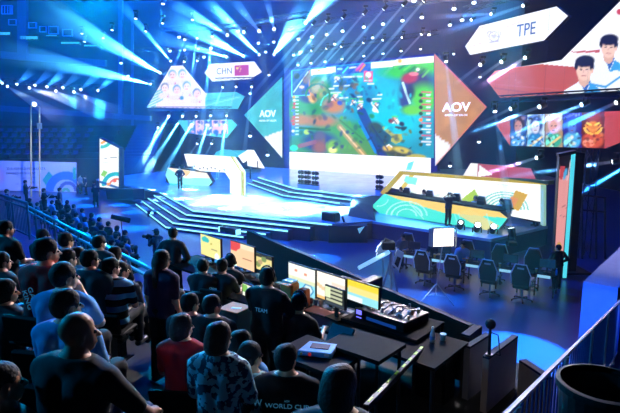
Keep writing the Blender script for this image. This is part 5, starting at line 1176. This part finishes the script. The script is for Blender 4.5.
def pic_white1(C, X, Y): fill(C, X > -1, (244, 248, 240)); fill(C, Y > .55, (150, 225, 240)); fill(C, (X-.75)**2+(Y-.75)**2 < .04, (60, 150, 200)); fill(C, (X-.75)**2+(Y-.75)**2 < .02, (220, 240, 240)); fill(C, (X-.3)**2+(Y-.2)**2 < .004, (230, 150, 120)); fill(C, (X-.65)**2+(Y-.25)**2 < .003, (230, 150, 120)); fill(C, (Y > .45) & (Y < .56), (225, 230, 190))
def pic_white2(C, X, Y): fill(C, X > -1, (252, 246, 232)); fill(C, (Y > .35+.5*X) & (Y < .5+.5*X), (235, 205, 160)); fill(C, Y > .9, (240, 190, 120)); fill(C, (X > .6) & (Y > .25) & (Y < .4), (245, 220, 200))
def pic_yellow(C, X, Y): fill(C, X > -1, (150, 225, 235)); fill(C, Y < .45-.1*X, (240, 215, 60)); fill(C, (Y > .3) & (Y < .62) & (X > .2), (240, 225, 140)); fill(C, (Y > .75) & (X < .6), (235, 245, 250))
def pic_lap(C, X, Y): fill(C, X > -1, (40, 44, 44)); fill(C, (np.floor(Y*9) % 2 == 0) & (X > .08) & (X < .9), (190, 195, 160)); fill(C, (X < .3) & (Y < .6), (225, 235, 190)); fill(C, Y > .85, (60, 70, 80))
monitor('left of the two cream monitors, showing a teal logo on pale yellow', (200.5, 233.5), 18, .43, pic_cream, 1.1, wm_=.78)
monitor('monitor with a red corner on a tan picture, right of the cream one', (230.5, 240.5), 18, .46, pic_tan, 1.1, wm_=.80)
monitor('smaller monitor showing a pale map between the desks', (255.5, 252.5), 12, .30, pic_game, .9, wm_=.5, zt=3.28)
monitor('large monitor with a white and light blue picture, left of the bright three', (288.5, 262.3), 24, .46, pic_white1, 1.3, wm_=.66)
monitor('large monitor with a creamy white picture, middle of the bright three', (313.5, 269.5), 26, .42, pic_white2, 1.3, wm_=.70)
monitor('large monitor with a yellow and cyan picture, right of the bright three', (341, 276.8), 28, .30, pic_yellow, 1.2, wm_=.74, zbase=DZ)
monitor('laptop like small screen with table rows before the bright monitors', (325, 285.5), 18, .26, pic_lap, .9, wm_=.40, zt=3.3)
monitor('tilted white monitor with a green map picture beside the seated operator in black', (242.5, 283), 20, .40, lambda C, X, Y: (fill(C, X > -1, (240, 240, 220)), fill(C, np.sin(X*7+1)*np.sin(Y*9) > .2, (130, 190, 90)), fill(C, (X > .5) & (Y < .4), (230, 200, 110)), fill(C, Y > .8, (120, 200, 220))), 1.1, wm_=.55, zt=3.05, zbase=2.5)
lb_ = G(242.5, 283, 3.05)+U2*.3
desk('low desk beneath the tilted map monitor', lb_-U2*.5+V2*.25, lb_+U2*.5+V2*.25, .6, 2.5)
def slab(name, label, cat, px, py, dims, m, z=DZ, rot=None, group=None, parts=None):
    q = G(px, py, z); t = T(name, label, cat, q, math.atan2(U2.y, U2.x) if rot is None else rot, group)
    t.part('body', MB().box((0, 0, dims[2]/2), dims), m, bevel=min(dims)*.15)
    for (nm, c, d_, mm) in (parts or []): t.part(nm, MB().box(c, d_), mm)
    return t
KB = mat('grey_keyboard', (60, 64, 72), .5); WH = mat('white_paper', (215, 215, 210), .7); WOOD = mat('warm_light_cardboard', (200, 130, 70), .7); BLU = mat('blue_plastic', (60, 120, 200), .4)  # warm desk light is put into the orange cardboard colour
KEY = mat('dark_keys', (16, 18, 24), .6)
def keyboard(label, px, py, z=DZ): slab('keyboard', label, 'keyboard', px, py, (.44, .14, .025), KB, z, parts=[('keys', (0, 0, .029), (.41, .115, .008), KEY)], group='keyboards on the control desks')
keyboard('keyboard in front of the tan and red monitor', 248, 267); keyboard('keyboard in front of the cream monitor', 214, 258); keyboard('keyboard before the yellow and cyan monitor', 346, 312); keyboard('keyboard below the pale map monitor', 262, 283)
slab('cardboard_box', 'orange brown open box on the desk before the left bright monitor', 'box', 290, 304, (.26, .2, .36), WOOD, parts=[('flap', (0, -.14, .36), (.26, .1, .01), WOOD), ('paper_stack', (0, 0, .37), (.2, .15, .03), WH)])
slab('cardboard_box', 'small reddish box beside the open box on the desk', 'box', 304, 306, (.16, .14, .28), mat('red_brown_card', (170, 80, 40), .7), parts=[('label_sticker', (0, -.072, .1), (.07, .004, .06), DARK)])
slab('paper_stack', 'paper sheets coloured as orange lit on the desk edge left of the headset operator', 'paper', 282, 306, (.34, .24, .02), mat('warm_light_paper', (235, 170, 100), .7), parts=[('top_sheet', (.03, .0, .024), (.3, .2, .004), mat('warm_light_sheet', (240, 210, 160), .7))])  # paper tones carry the orange light; no lamp casts it
slab('mouse_mat', 'reddish desk mat below the middle bright monitor', 'mat', 322, 312, (.5, .26, .01), mat('rose_mat', (190, 110, 100), .7))
slab('tablet', 'thin black tablet with a cyan edge on the desk corner', 'tablet', 353, 318, (.34, .2, .015), PLASTIC, parts=[('edge_light', (0, -.104, .01), (.34, .008, .01), mat('thin_cyan_lamp', (10, 40, 60), .4, emis=(40, 150, 220), es=.8))])
g = random.Random(8)
for i, (px, py) in enumerate(((311, 303), (316, 305), (321, 306), (297, 311), (333, 308), (339, 310), (222, 262), (233, 265), (258, 279), (270, 285))):
    q = G(px, py, DZ); t = T('coffee_cup', 'small cup on the control desks, %s along from the left end' % ORD[i], 'cup', q, group='small cups on the control desks')
    t.part('cup', MB().lathe([(.025, 0), (.035, .09)], 12), mat('cup_%s' % 'abc'[i % 3], ((150, 60, 50), (70, 130, 180), (200, 195, 190))[i % 3], .5)); t.part('rim', MB().tube((0, 0, .09), (0, 0, .096), .037, None, 12), WH)
# side computer tower and mixing console
q = G(367, 288, 3.2); ct = T('computer_tower', 'tall pale edged computer tower at the right end of the bright monitors', 'computer', G(371, 306, DZ), math.atan2(U2.y, U2.x)); ct.part('case_body', MB().box((0, 0, .22), (.16, .4, .44)), BLACK, bevel=.01)
ct.part('front_panel', MB().box((0, -.205, .22), (.14, .012, .42)), mat('silver_front', (120, 135, 160), .3, .7)); ct.part('side_glass', MB().box((-.083, 0, .22), (.004, .36, .38)), mat('smoked_glass', (90, 100, 130), .15, .3))
q = G(392, 318, 2.9); t = T('mixing_console', 'audio mixing console crowded with knobs and cables and blue lit buttons', 'mixing console', q, math.atan2(U2.y, U2.x)-.1)
t.part('chassis', MB().prism([(-.42, -.3, 0), (.42, -.3, 0), (.42, .3, 0), (-.42, .3, 0)], (0, 0, .12)), BLACK, bevel=.01); t.part('rack_front', MB().box((0, -.31, -.12), (.84, .02, .5)), PLASTIC)
g = random.Random(4)
for i in range(26): x, y = g.uniform(-.38, .38), g.uniform(-.24, .26); t.part('knob', MB().tube((x, y, .12), (x, y, .12+g.uniform(.03, .08)), .018), STEEL if i % 3 else mat('tan_knob', (190, 140, 100), .5))
for i in range(7): x = -.4+i*.12; t.part('patch_cable', MB().path([(x, -.2, .13), (x+.05, -.05, .22), (x+.1, .1, .2), (x+.02, .25, .13)], .009), PLASTIC)
for i in range(3): t.part('blue_button', MB().box((-.34, -.325, .08-.1*i), (.09, .01, .06)), mat('blue_violet_led', (20, 20, 80), .3, emis=(110, 110, 255), es=1.6))
for i in range(2): t.part('button_strip', MB().box((.05, -.325, .03-.12*i), (.5, .01, .04)), mat('dim_blue_led', (10, 20, 60), .3, emis=(20, 70, 160), es=.6))
t.part('indicator', MB().box((-.14, -.325, -.25), (.02, .01, .02)), _M['blue_violet_led'])
q = G(392, 320, 2.9); desk('equipment desk under the mixing console', q-U2*.6+V2*.4, q+U2*.6+V2*.4, .8, 2.899)
# lower desk with tester and devices
dq = D(318, 348, 5.2); z0 = dq.z-.05
t = T('field_mixer', 'small pale blue portable mixer with red and yellow sockets on the low black table', 'mixer', (dq.x, dq.y, z0), math.atan2(U2.y, U2.x)+.45)
t.part('case_body', MB().prism([(-.19, -.12, 0), (.17, -.12, 0), (.19, .13, 0), (-.13, .14, 0)], (0, 0, .06)), mat('light_blue_case', (110, 175, 220), .4), bevel=.008)
t.part('recess', MB().box((.02, .02, .063), (.2, .12, .008)), PLASTIC); t.part('socket', MB().tube((-.06, -.123, .03), (-.06, -.135, .03), .018), mat('red_socket', (220, 60, 60), .4, emis=(200, 40, 40), es=.4)); t.part('socket', MB().tube((-.15, -.123, .03), (-.15, -.135, .03), .014), mat('yellow_socket', (220, 190, 60), .4)); t.part('side_button', MB().box((.12, -.124, .035), (.05, .006, .02)), WH)
def lowtable(label, c, du, dv, z, zb=2.1):
    t = T('low_table', label, 'table', (c.x, c.y, zb), math.atan2(U2.y, U2.x)); t.part('table_top', MB().box((0, 0, z-zb-.025), (du, dv, .045)), _M['black_laminate'])
    for a in (-1, 1):
        for b in (-1, 1): t.part('leg', MB().tube((a*(du/2-.05), b*(dv/2-.05), .002), (a*(du/2-.05), b*(dv/2-.05), z-zb-.05), .02), BLACK)
    return t
lowtable('low black table holding the pale blue mixer', Vector((dq.x, dq.y, 0)), .8, .6, z0-.001)
dq2 = D(360, 343, 5.3); lowtable('low black table with a blue lit front corner behind the pale blue mixer', Vector((dq2.x+.05, dq2.y, 0)), .7, .55, dq2.z)
slab('laptop', 'closed dark laptop standing on the rear low table', 'laptop', 337, 333, (.3, .2, .03), mat('slate_shell', (50, 80, 100), .4), dq2.z+.02) if False else None
t = T('folder_stand', 'dark slanted music folder with a blue edge between the two low tables', 'stand', D(340, 338, 5.6)-Vector((0, 0, .75)), math.atan2(U2.y, U2.x)); t.part('folder', MB().box((0, 0, .78), (.3, .03, .22), Matrix.Rotation(-.7, 3, 'X')), mat('slate_shell', (50, 80, 100), .4)); t.part('pole', MB().tube((0, 0, .01), (0, 0, .75), .015), BLACK); t.part('foot', MB().tube((0, 0, 0), (0, 0, .02), .15), BLACK)
# green hazard strip on the platform edge
a, b = D(366, 404, 4.1), D(424, 345, 6.3); t = T('hazard_tape', 'yellow green dashed warning tape on the dark edge of the platform', 'tape', a, local=False); nseg = 8
dd = (b-a); w_ = dd.cross(Vector((0, 0, 1))).normalized()*.018
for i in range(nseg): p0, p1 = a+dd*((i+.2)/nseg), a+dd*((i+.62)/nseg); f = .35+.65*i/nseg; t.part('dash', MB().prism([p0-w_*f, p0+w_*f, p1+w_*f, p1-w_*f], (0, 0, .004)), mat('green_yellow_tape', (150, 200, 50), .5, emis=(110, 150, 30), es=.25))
bb_ = dd.normalized(); t.part('edge_bar', MB().prism([a-w_*1.2-Vector((0, 0, .005)), a+w_*1.2-Vector((0, 0, .005)), b+w_*1.2-Vector((0, 0, .005)), b-w_*1.2-Vector((0, 0, .005))], (0, 0, -.06)), BLACK)
q = D(433, 340, 6.4); t = T('equipment_case', 'black equipment case with a pale lit top holding the bottle and cup', 'case', (q.x, q.y, 2.1), math.atan2(U2.y, U2.x)); hh = q.z-.04-2.1
t.part('case_body', MB().box((.05, 0, hh/2), (.42, .3, hh)), BLACK); t.part('lid', MB().box((.05, 0, hh+.01), (.43, .31, .02)), PANT)
qz = 2.1+hh+.021
t = T('water_bottle', 'clear plastic water bottle with a white cap at the end of the green tape', 'bottle', (q.x-.02, q.y-.05, qz)); t.part('bottle', MB().lathe([(.03, 0), (.033, .13), (.013, .18), (.013, .2)], 12), mat('clear_bottle', (150, 180, 210), .15), smooth=True); t.part('cap', MB().tube((0, 0, .2), (0, 0, .22), .016), WH); t.part('wrapper', MB().tube((0, 0, .05), (0, 0, .1), .0345, None, 12), BLU)
t = T('paper_cup', 'small teal paper cup beside the water bottle', 'cup', (q.x+.13, q.y, qz)); t.part('cup', MB().lathe([(.03, 0), (.042, .1)], 12), mat('teal_paper', (50, 120, 150), .6)); t.part('rim', MB().tube((0, 0, .1), (0, 0, .106), .044), WH)
q = D(235, 308, 6.6); t = T('cardboard_box', 'brown topped carton with a teal side standing behind the seated audience', 'box', (q.x, q.y, 2.1), math.atan2(U2.y, U2.x)+.12); hh = q.z-2.1
t.part('carton', MB().box((0, 0, hh/2), (.32, .3, hh)), mat('teal_carton', (40, 90, 100), .8)); t.part('lid', MB().box((0, 0, hh+.006), (.33, .31, .012)), mat('brown_card_lid', (190, 120, 80), .8)); t.part('paper', MB().box((.04, -.02, hh+.014), (.13, .05, .004), Matrix.Rotation(.4, 3, 'Z')), WH)
# ------------------------------------------------------------------ people
RED = cloth('maroon_cotton', (190, 34, 44)); LBL = cloth('light_blue_cotton', (95, 165, 225)); TEAL = cloth('dark_teal_cotton', (26, 70, 84)); PBL = cloth('pale_blue_cotton', (120, 175, 210)); GREY = cloth('grey_cotton', (80, 88, 104)); DGR = cloth('charcoal_cotton', (34, 38, 48)); REDB = cloth('bright_red_cotton', (210, 30, 50)); WHT = cloth('white_cotton', (220, 225, 232))
STR = pattern_mat('striped_jersey', 'stripes', (105, 185, 225), (14, 18, 30), 6.2, .45); FLO = pattern_mat('floral_print', 'noise', (150, 195, 205), (30, 60, 80), 17, .52)
cs = mat('audience_seat_plastic', (8, 10, 16), .7, spec=.2)
aseat = None
def seat_for(e, hc, label, yaw=YF, z=None):
    global aseat
    lab = 'dark tip-up seat under '+label
    if aseat is None: aseat = seat_proto('stadium_seat', lab, 'audience seats', cs); o = aseat
    else: o = copy_tree(aseat); o['label'] = lab
    o.location = e.location - (Matrix.Rotation(e.rotation_euler.z, 3, 'Z') @ Vector((0, -.0, .06))); o.rotation_euler = e.rotation_euler; return o
AUD = [
 # px, py, s (row), yaw offset deg, kwargs
 (7, 229, 3.05, -8, dict(shirt=BTEE, hair='short'), 'person in a black shirt at the left edge below the corner railing', 'the person at the left edge below the corner railing'),
 (44, 236, 4.1, 0, dict(shirt=BTEE), 'person in black seated directly before the left railing', 'the black clad person directly before the left railing'),
 (48, 252, 2.05, 0, dict(shirt=RED, lean=.05, hyaw=-.3, h=.015), 'person in a maroon shirt with pale blue lettering down the back', 'the person in the maroon lettered shirt'),
 (66, 277, 2.0, 6, dict(shirt=LBL, lean=.12, hyaw=-.25, arms='chin', h=.015), 'dark haired person in a light blue shirt with hand at the mouth', 'the person in the light blue shirt with hand at the mouth'),
 (68, 306, 1.75, 2, dict(shirt=LBL, hyaw=-.2, h=.015), 'person in a light blue top right behind the bald man', 'the person in light blue behind the bald man'),
 (79, 333, 1.3, -4, dict(shirt=BTEE, skin=SKIN2, hair='bald', lean=.06, arms='knee', h=.013, hyaw=-.25), 'bald man in a black T-shirt with his forearm on his knee', 'the bald man in the black T-shirt'),
 (4, 384, .95, 0, dict(shirt=GREY, skin=SKIN2, hair='buzz', h=.013, hyaw=-.2), 'shaven headed man at the bottom left edge', 'the shaven headed man at the bottom left edge'),
 (3, 262, 2.5, -6, dict(shirt=DGR), 'person in charcoal at the left edge behind the maroon shirt', 'the charcoal clad person at the left edge'),
 (7, 292, 1.9, -6, dict(shirt=DGR, hyaw=-.4, hair='bob'), 'bob haired person at the left edge beside the maroon shirt', 'the bob haired person at the left edge'),
 (67, 241, 3.6, 3, dict(shirt=BTEE), 'person in black behind the maroon shirt, nearest the railing post', 'the black clad person nearest the railing post'),
 (69, 259, 3.0, 0, dict(shirt=BTEE, hyaw=-.2), 'person in black between the maroon shirt and the pale blue shirt', 'the person in black right of the maroon shirt'),
 (79, 256, 3.45, 0, dict(shirt=PBL, hairm=HAIR2, hyaw=-.3), 'brown haired person in a pale blue shirt in the third row from the railing', 'the brown haired person in pale blue'),
 (91, 260, 3.1, 4, dict(shirt=TEAL, hyaw=-.25), 'person in a dark teal shirt with a round hairstyle', 'the person in the dark teal shirt'),
 (100, 243, 4.3, 0, dict(shirt=DGR), 'person in charcoal just inside the twin railing', 'the person in charcoal just inside the twin railing'),
 (116, 254, 4.5, 0, dict(shirt=BTEE, hair='bob'), 'bob haired person in black just inside the twin railing', 'the bob haired person just inside the twin railing'),
 (112, 268, 3.3, 8, dict(shirt=STR, hyaw=-.3), 'person in a blue and black striped shirt', 'the person in the striped shirt'),
 (122, 271, 3.7, 0, dict(shirt=DGR, hyaw=-.3), 'person in dark clothes half hidden beyond the striped shirt', 'the half hidden person beyond the striped shirt'),
 (179, 299, 3.9, 4, dict(shirt=DGR, hairm=HAIR2), 'person with short hair in front of the maroon topped woman, nearest the black jacket', 'the short haired person nearest the black jacket'),
 (191, 304, 3.6, 4, dict(shirt=DGR, hyaw=-.2), 'person in dark clothes seated left of the brown carton', 'the person left of the brown carton'),
 (213, 306, 3.7, 4, dict(shirt=BTEE, hyaw=-.3, hairm=HAIR2), 'brown haired person seated right beside the brown carton', 'the person beside the brown carton'),
 (183, 327, 2.9, 8, dict(shirt=RED, hair='bob', hyaw=-.35, h=.015, hairm=HAIR2, thin=.92), 'brown haired woman in a dark maroon top', 'the woman in the dark maroon top'),
 (220, 338, 2.55, 4, dict(shirt=FLO, hair='bob', h=.015, hairm=HAIR2, thin=.92, sleeve='long', hyaw=-.1), 'brown haired woman in a blue grey floral blouse', 'the woman in the floral blouse'),
 (242, 344, 3.1, 2, dict(shirt=LBL, hair='pony', hyaw=-.2, thin=.92), 'dark haired woman in a light blue shirt beside the floral blouse', 'the woman in light blue beside the floral blouse'),
 (287, 359, 3.05, 10, dict(shirt=BTEE, h=.015, hair='short'), 'man in a black T-shirt printed WORLD CUP on the back', 'the man in the WORLD CUP shirt'),
 (341, 388, 2.15, 4, dict(shirt=BTEE, hair='bob', h=.013, hairm=HAIR2), 'brown haired person at the bottom centre edge', 'the brown haired person at the bottom centre'),
 (252, 356, 3.0, 0, dict(shirt=FLO, hair='short', hyaw=-.2, lean=.15), 'bowed person in a patterned top between the light blue shirt and the WORLD CUP shirt', 'the bowed person in the patterned top'),
]
AE = []
for (px, py, s, dy, kw, lab, sl) in AUD:
    kw = dict(kw); kw['hyaw'] = kw.get('hyaw', -.1)-.38; kw.setdefault('thin', 1.1); kw.setdefault('arms', 'lap'); kw.setdefault('h', .02); kw.setdefault('lean', .03)
    e, hc = person(lab, S(px, py, s), -R(16)+R(dy), group='seated audience in the stand', trousers=JEANS if px % 2 else TROUSER, **kw)
    seat_for(e, hc, sl); AE.append(e)
# prints on shirts
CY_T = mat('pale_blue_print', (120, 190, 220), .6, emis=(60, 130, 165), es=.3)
def back_text(e, body, z, size, y=-.16, x=0, rot=0, sx=1, name='shirt_print', m=CY_T, tilt=0.0):
    sh = [c for c in e.children if c.name.startswith('shirt')][0]
    cu = bpy.data.curves.new(name, 'FONT'); cu.body = body; cu.size = size; cu.align_x = 'CENTER'; cu.align_y = 'CENTER'; cu.extrude = .002
    o = textmesh(cu, name, m); o.location = (x, y, z); o.rotation_euler = (R(90)+tilt, rot, 0); o.scale = (sx, 1, 1); o.parent = sh; return o
w = AE[23]; back_text(w, 'WORLD CUP', .86, .055, -.15, .03, 0, 1.1); back_text(w, 'AOV', .905, .022, -.148, .03); back_text(w, 'W', .87, .085, -.135, -.215, 0, .85)
r_ = AE[2]
for i, ch in enumerate(('KING', 'GAMER')): back_text(r_, ch, .78-.0*i, .07, -.15+.005*i, -.06+.09*i if i else -.04, R(72), 1.1)
# standing woman with long hair, man in a dark jacket, cameraman
e, _ = person('woman with long dark hair and a navy T-shirt standing in the aisle', S(163, 260, 3.75), -R(24), NAVY, TROUSER, hair='long', pose='stand', arms='down', h=.015, hyaw=-.35, hpitch=-.1, lean=.04, thin=.92)
e, _ = person('man in a dark jacket standing and looking down behind the left railing', S(173, 234, 6.2), YF+R(28), DGR, TROUSER, pose='stand', arms='hips', h=.02, hyaw=.4, hpitch=-.35, sleeve='long', lean=.04)
cq = G(152, 292); P = D(156, 233, 19.3)
e, _ = person('camera operator in dark clothes standing on the floor beyond the railing', P, R(60), NAVY, TROUSER, pose='stand', arms='camera', h=.03, sleeve='long', hair='short')
cap = MB().lathe([(.095, 0), (.098, .03), (.08, .075), (.04, .1), (.001, .105)], 12, (0, 0.02, 1.69)).box((0, .13, 1.70), (.13, .12, .012)); link('cap', cap.mesh('cap', (0, 0, 0), True), NAVY, e)
M_ = e.matrix_basis if False else Matrix.Translation(e.location) @ Matrix.Rotation(e.rotation_euler.z, 4, 'Z')
def held(name, label, cat, e_loc, yaw, off): return T(name, label, cat, Vector(e_loc)+Matrix.Rotation(yaw, 3, 'Z') @ Vector(off), yaw)
def video_camera(e, label, off=(0, .36, 1.42)):
    t = held('video_camera', label, 'camera', e.location, e.rotation_euler.z, off)
    t.part('camera_body', MB().box((0, 0, 0), (.13, .36, .17)), BLACK, bevel=.015); t.part('lens', MB().tube((0, .18, .0), (0, .36, .0), .05, .07, 12), PLASTIC); t.part('viewfinder', MB().box((-.09, -.05, .1), (.06, .14, .06)), BLACK); t.part('grip', MB().tube((-.03, -.1, .1), (-.03, .1, .12), .015), BLACK); return t
video_camera(e, 'black video camera held by the operator beyond the railing')
# operators at the control desks
OPS = [
 (268, 278, 4.5, 0, dict(pose='stand', shirt=BTEE, h=.02, arms='desk', sleeve='long', thin=1.15, headset=True), 'broad operator in a black hooded top with lettering on the back', 'the broad operator in black'),
 (300, 303, 4.75, -4, dict(pose='stand', shirt=BTEE, h=.02, arms='desk', hair='short', headset=True, lean=.1), 'operator with headphones leaning to the paper strewn desk', 'the operator leaning to the desk'),
 (223, 266, 5.5, 4, dict(shirt=DGR, h=.02, arms='desk', lean=.1), 'operator in a dark jacket with a small print, before the cream monitors', 'the operator before the cream monitors'),
 (231, 262, 5.9, 0, dict(shirt=BTEE, h=.03, arms='desk', headset=True), 'operator with headphones beside the tan and red monitor', 'the operator beside the tan monitor'),
 (204, 266, 5.3, 10, dict(shirt=DGR, h=.03, arms='desk', lean=.15), 'stooping operator in charcoal at the left control desk', 'the stooping operator at the left desk'),
]
och = None
for (px, py, s, dy, kw, lab, sl) in OPS:
    e, hc = person(lab, S(px, py, s), YF*.7+R(dy), group='control desk operators', **kw)
    if kw.get('pose') == 'stand':
        if px == 268: back_text(e, 'TEAM', 1.27, .07, -.19, .04)
        continue
    if och is None:
        t = T('office_chair', 'x', 'chair', (0, 0, 0)); t.part('seat', MB().box((0, .03, .44), (.46, .46, .06)), PLASTIC, bevel=.02); t.part('backrest', MB().box((0, -.22, .72), (.42, .05, .42)), PLASTIC, bevel=.02); t.part('column', MB().tube((0, 0, .06), (0, 0, .42), .03), STEEL)
        b = MB()
        for i in range(5): a = i*2*math.pi/5; b.tube((0, 0, .07), (.27*math.cos(a), .27*math.sin(a), .03), .02)
        t.part('star_base', b, BLACK); och = t.e; o = och
    else: o = copy_tree(och)
    o['label'] = 'black office chair under '+sl; o['group'] = 'office chairs on the control platform'; o.location = e.location-(Matrix.Rotation(YF+R(dy), 3, 'Z') @ Vector((0, 0, .06))); o.rotation_euler = e.rotation_euler
    if px == 223: back_text(e, 'CREW', .86, .05, -.15, 0)
# person by the pillar, person at the dark right, booth staff, performer, players
def standing(lab, px_head, py_head, Y, yaw, shirt, kw=None, zb=None, grp=None):
    kw = dict(kw or {}); kw.setdefault('h', .03); P = D(px_head, py_head, Y)
    F, hc = figure(pose=kw.get('pose', 'stand'), **{k: v for k, v in kw.items() if k not in ('pose', 'headset')})
    e, _ = person(lab, (0, 0, 0), yaw, shirt, TROUSER, group=grp, floor=True, pose=kw.pop('pose', 'stand'), **kw)
    zf = zb if zb is not None else 0; sc_ = (P.z-zf)/hc[2]; sc_ = max(.9, min(1.12, sc_)); e.scale = (sc_,)*3; off = Matrix.Rotation(yaw, 3, 'Z') @ Vector(hc.tolist())*sc_; e.location = (P.x-off.x, P.y-off.y, zf); return e
standing('person in a black suit standing at the foot of the tall pillar', 558, 248, 17.4, R(15), BTEE, dict(arms='hips', sleeve='long', hyaw=.4, thin=1.2))
standing('performer in dark blue standing on the right deck with hands raised to the head', 449.5, 195, 24.3, R(200), NAVY, dict(arms='heads', sleeve='long'), .9)
standing('person in blue standing at the right end of the white booth', 537, 196, 24.2, R(110), NAVY, dict(arms='hips', sleeve='long'), .9)
standing('presenter in dark clothes standing before the left team counter', 179.5, 168.5, 38.5, R(180), DGR, dict(arms='hips', sleeve='long'), .9)
for i, (px, py, Y, yw, lab, sh_) in enumerate(((95, 186, 35.5, 200, 'crew member standing alone beside the white pylon', DGR), (93.5, 183, 38, 90, 'crew member in dark clothes left of the pylon', NAVY), (85, 178.5, 42, 120, 'distant person in navy before the seating stairs', NAVY), (80, 178, 43, 240, 'distant person in grey at the right end of the banner', GREY))):
    standing(lab, px, py, Y, R(yw), sh_, dict(arms='down'))
e = standing('camera operator with a tripod camera in front of the banner text', 44, 187, 30.5, R(-70), BTEE, dict(arms='camera')); video_camera(e, 'black broadcast camera of the operator before the banner text')
e = standing('camera operator crouched over a camera before the green diamond', 25.5, 180, 35, R(-60), DGR, dict(arms='camera')); video_camera(e, 'black camera before the pale banner, left one')
standing('person in grey standing beside the arc of the banner', 60, 190, 31, R(-60), GREY, dict(arms='down', pose='step'))
e = standing('camera operator with a tall tripod at the far left edge', 6, 178, 30, R(-60), BTEE, dict(arms='camera')); video_camera(e, 'black broadcast camera at the far left edge')
# boom microphone over the floor crowd
bq_ = D(121, 219, 19.5); t = T('boom_microphone', 'fluffy dark boom microphone on a stand above the floor crowd', 'microphone', (bq_.x, bq_.y, 0), local=False)
t.part('wind_shield', MB().tube(D(111.5, 216.5, 19.3), D(129.5, 220.5, 19.7), .09, .1, 12), mat('dark_fur', (16, 18, 26), .95, bump=.8, scale=60)); t.part('pole', MB().tube(bq_-Vector((0, 0, .05)), (bq_.x+.1, bq_.y, .02), .018), BLACK); t.part('foot', MB().tube((bq_.x+.1, bq_.y, 0), (bq_.x+.1, bq_.y, .03), .3, .28), BLACK)
# floor crowd beyond the railing
fch = None
def folding_chair():
    t = T('folding_chair', 'x', 'chair', (0, 0, 0)); t.part('seat', MB().box((0, 0, .43), (.4, .4, .03)), PLASTIC); t.part('backrest', MB().box((0, -.2, .74), (.4, .03, .2)), PLASTIC)
    for a in (-1, 1):
        for b in (-1, 1): t.part('leg', MB().tube((a*.18, b*.17, .002), (a*.17, b*.15, .42), .014), BLACK)
    t.part('back_posts', MB().tube((-.18, -.19, .42), (-.18, -.2, .72), .012).tube((.18, -.19, .42), (.18, -.2, .72), .012), BLACK); return t.e
g = random.Random(12)
rows = [[(30+i*8.2, 197+i*4.15) for i in range(12)], [(44+i*8.2, 195+i*4.15) for i in range(11)], [(58+i*8.5, 194.5+i*4.3) for i in range(9)]]
n = 0
for ri, row in enumerate(rows):
    for i, (px, py) in enumerate(row):
        px += g.uniform(-1.5, 1.5); P = G(px, py+2, 1.25)
        red = (ri == 0 and i == 11)
        if red: P = G(122.5, 243, 1.25)
        sh_ = REDB if red else g.choice([BTEE, NAVY, DGR, GREY, PBL, BTEE, WHT])
        cn = {id(BTEE): 'black', id(NAVY): 'navy', id(DGR): 'charcoal', id(GREY): 'grey', id(PBL): 'pale blue', id(WHT): 'white', id(REDB): 'bright red'}[id(sh_)]
        lab = ('person in a bright red shirt under the boom microphone' if red else 'floor crowd spectator in a %s top, %s along the %s row beyond the railing' % (cn, ORD[i], ORD[ri]))
        yaw = YF+R(g.uniform(-12, 12)); F, hc = figure(pose='sit', h=.03, arms='lap', hair='short' if (i+ri) % 3 else 'bob', lean=.03)
        e, _ = person(lab, (0, 0, 0), yaw, sh_, TROUSER, group='floor crowd beyond the railing', floor=True, pose='sit', h=.03, arms='lap', hair='short' if (i+ri) % 3 else 'bob', lean=.03)
        off = Matrix.Rotation(yaw, 3, 'Z') @ Vector(hc.tolist()); e.location = (P.x-off.x, P.y-off.y, 0)
        if fch is None: fch = folding_chair(); o = fch
        else: o = copy_tree(fch)
        o['label'] = 'black folding chair under the %s spectator of the %s floor crowd row' % (ORD[i], ORD[ri]); o['group'] = 'folding chairs of the floor crowd'; o.location = e.location-Vector((0, 0, .015)); o.location.z = 0; o.rotation_euler = (0, 0, yaw)
# players at the floor tables (far side) and in the booths
for i, (px, lab, sh_) in enumerate(((404, 'player in white and black sitting at the leftmost floor table', GREY), (435, 'player in navy sitting left of the softbox lamp', NAVY), (463, 'player in blue sitting right behind the softbox lamp', LBL))):
    q = on_table(px, -.9, 0); F, hc = figure(pose='sit', h=.03, arms='desk', lean=.08)
    e, _ = person(lab, q, ty+math.pi, sh_, TROUSER, group='players at the floor tables', floor=True, pose='sit', h=.03, arms='desk', lean=.08, headset=True); e.location.z = .06
pch = 0
for (pl_, xs_, side, base_z) in ((RC, (402, 425, 452, 477, 503), 'right', .9), (LC, (172, 181, 190, 198, 205), 'left', .9)):
    for i, px in enumerate(xs_):
        q = pl_.at(px, 200, -1.35); q.z = base_z
        # keep the image column
        d = q-CAM; 
        yaw = math.atan2(pl_.n.y, pl_.n.x)-math.pi/2
        o = copy_tree(gch); o.location = q; o.rotation_euler = (0, 0, yaw); o['label'] = 'black gaming chair of the %s player from the left in the %s booth' % (ORD[i], side); o['group'] = 'gaming chairs in the booths'
        e, _ = person('%s player from the left with a headset in the %s booth' % (ORD[i], side), q+Vector((0, 0, .06)), yaw, WHT if side == 'right' else GREY, TROUSER, group='players in the booths', floor=True, pose='sit', h=.03, arms='desk', lean=.08, headset=True)
        mp = pl_.at(px+ (4 if side == 'right' else 2), 200, -.45); mp.z = 1.0+ (pl_.at(px, 200).z*0)
        zt_ = (pl_.at(px, 193.5+(px-385)*.16).z if side == 'right' else pl_.at(px, 167.5+(px-168)*.14).z)+.055
        mp.z = zt_
        k = T('desktop_monitor', 'low black monitor of the %s player in the %s booth' % (ORD[i], side), 'monitor', mp, yaw, 'monitors in the booths'); k.part('casing', MB().box((0, 0, .14), (.4, .04, .2)), PLASTIC, bevel=.006); k.part('stand', MB().box((0, 0, .02), (.2, .14, .03)), BLACK)

struct('ceiling_cables', CAB, RIG)
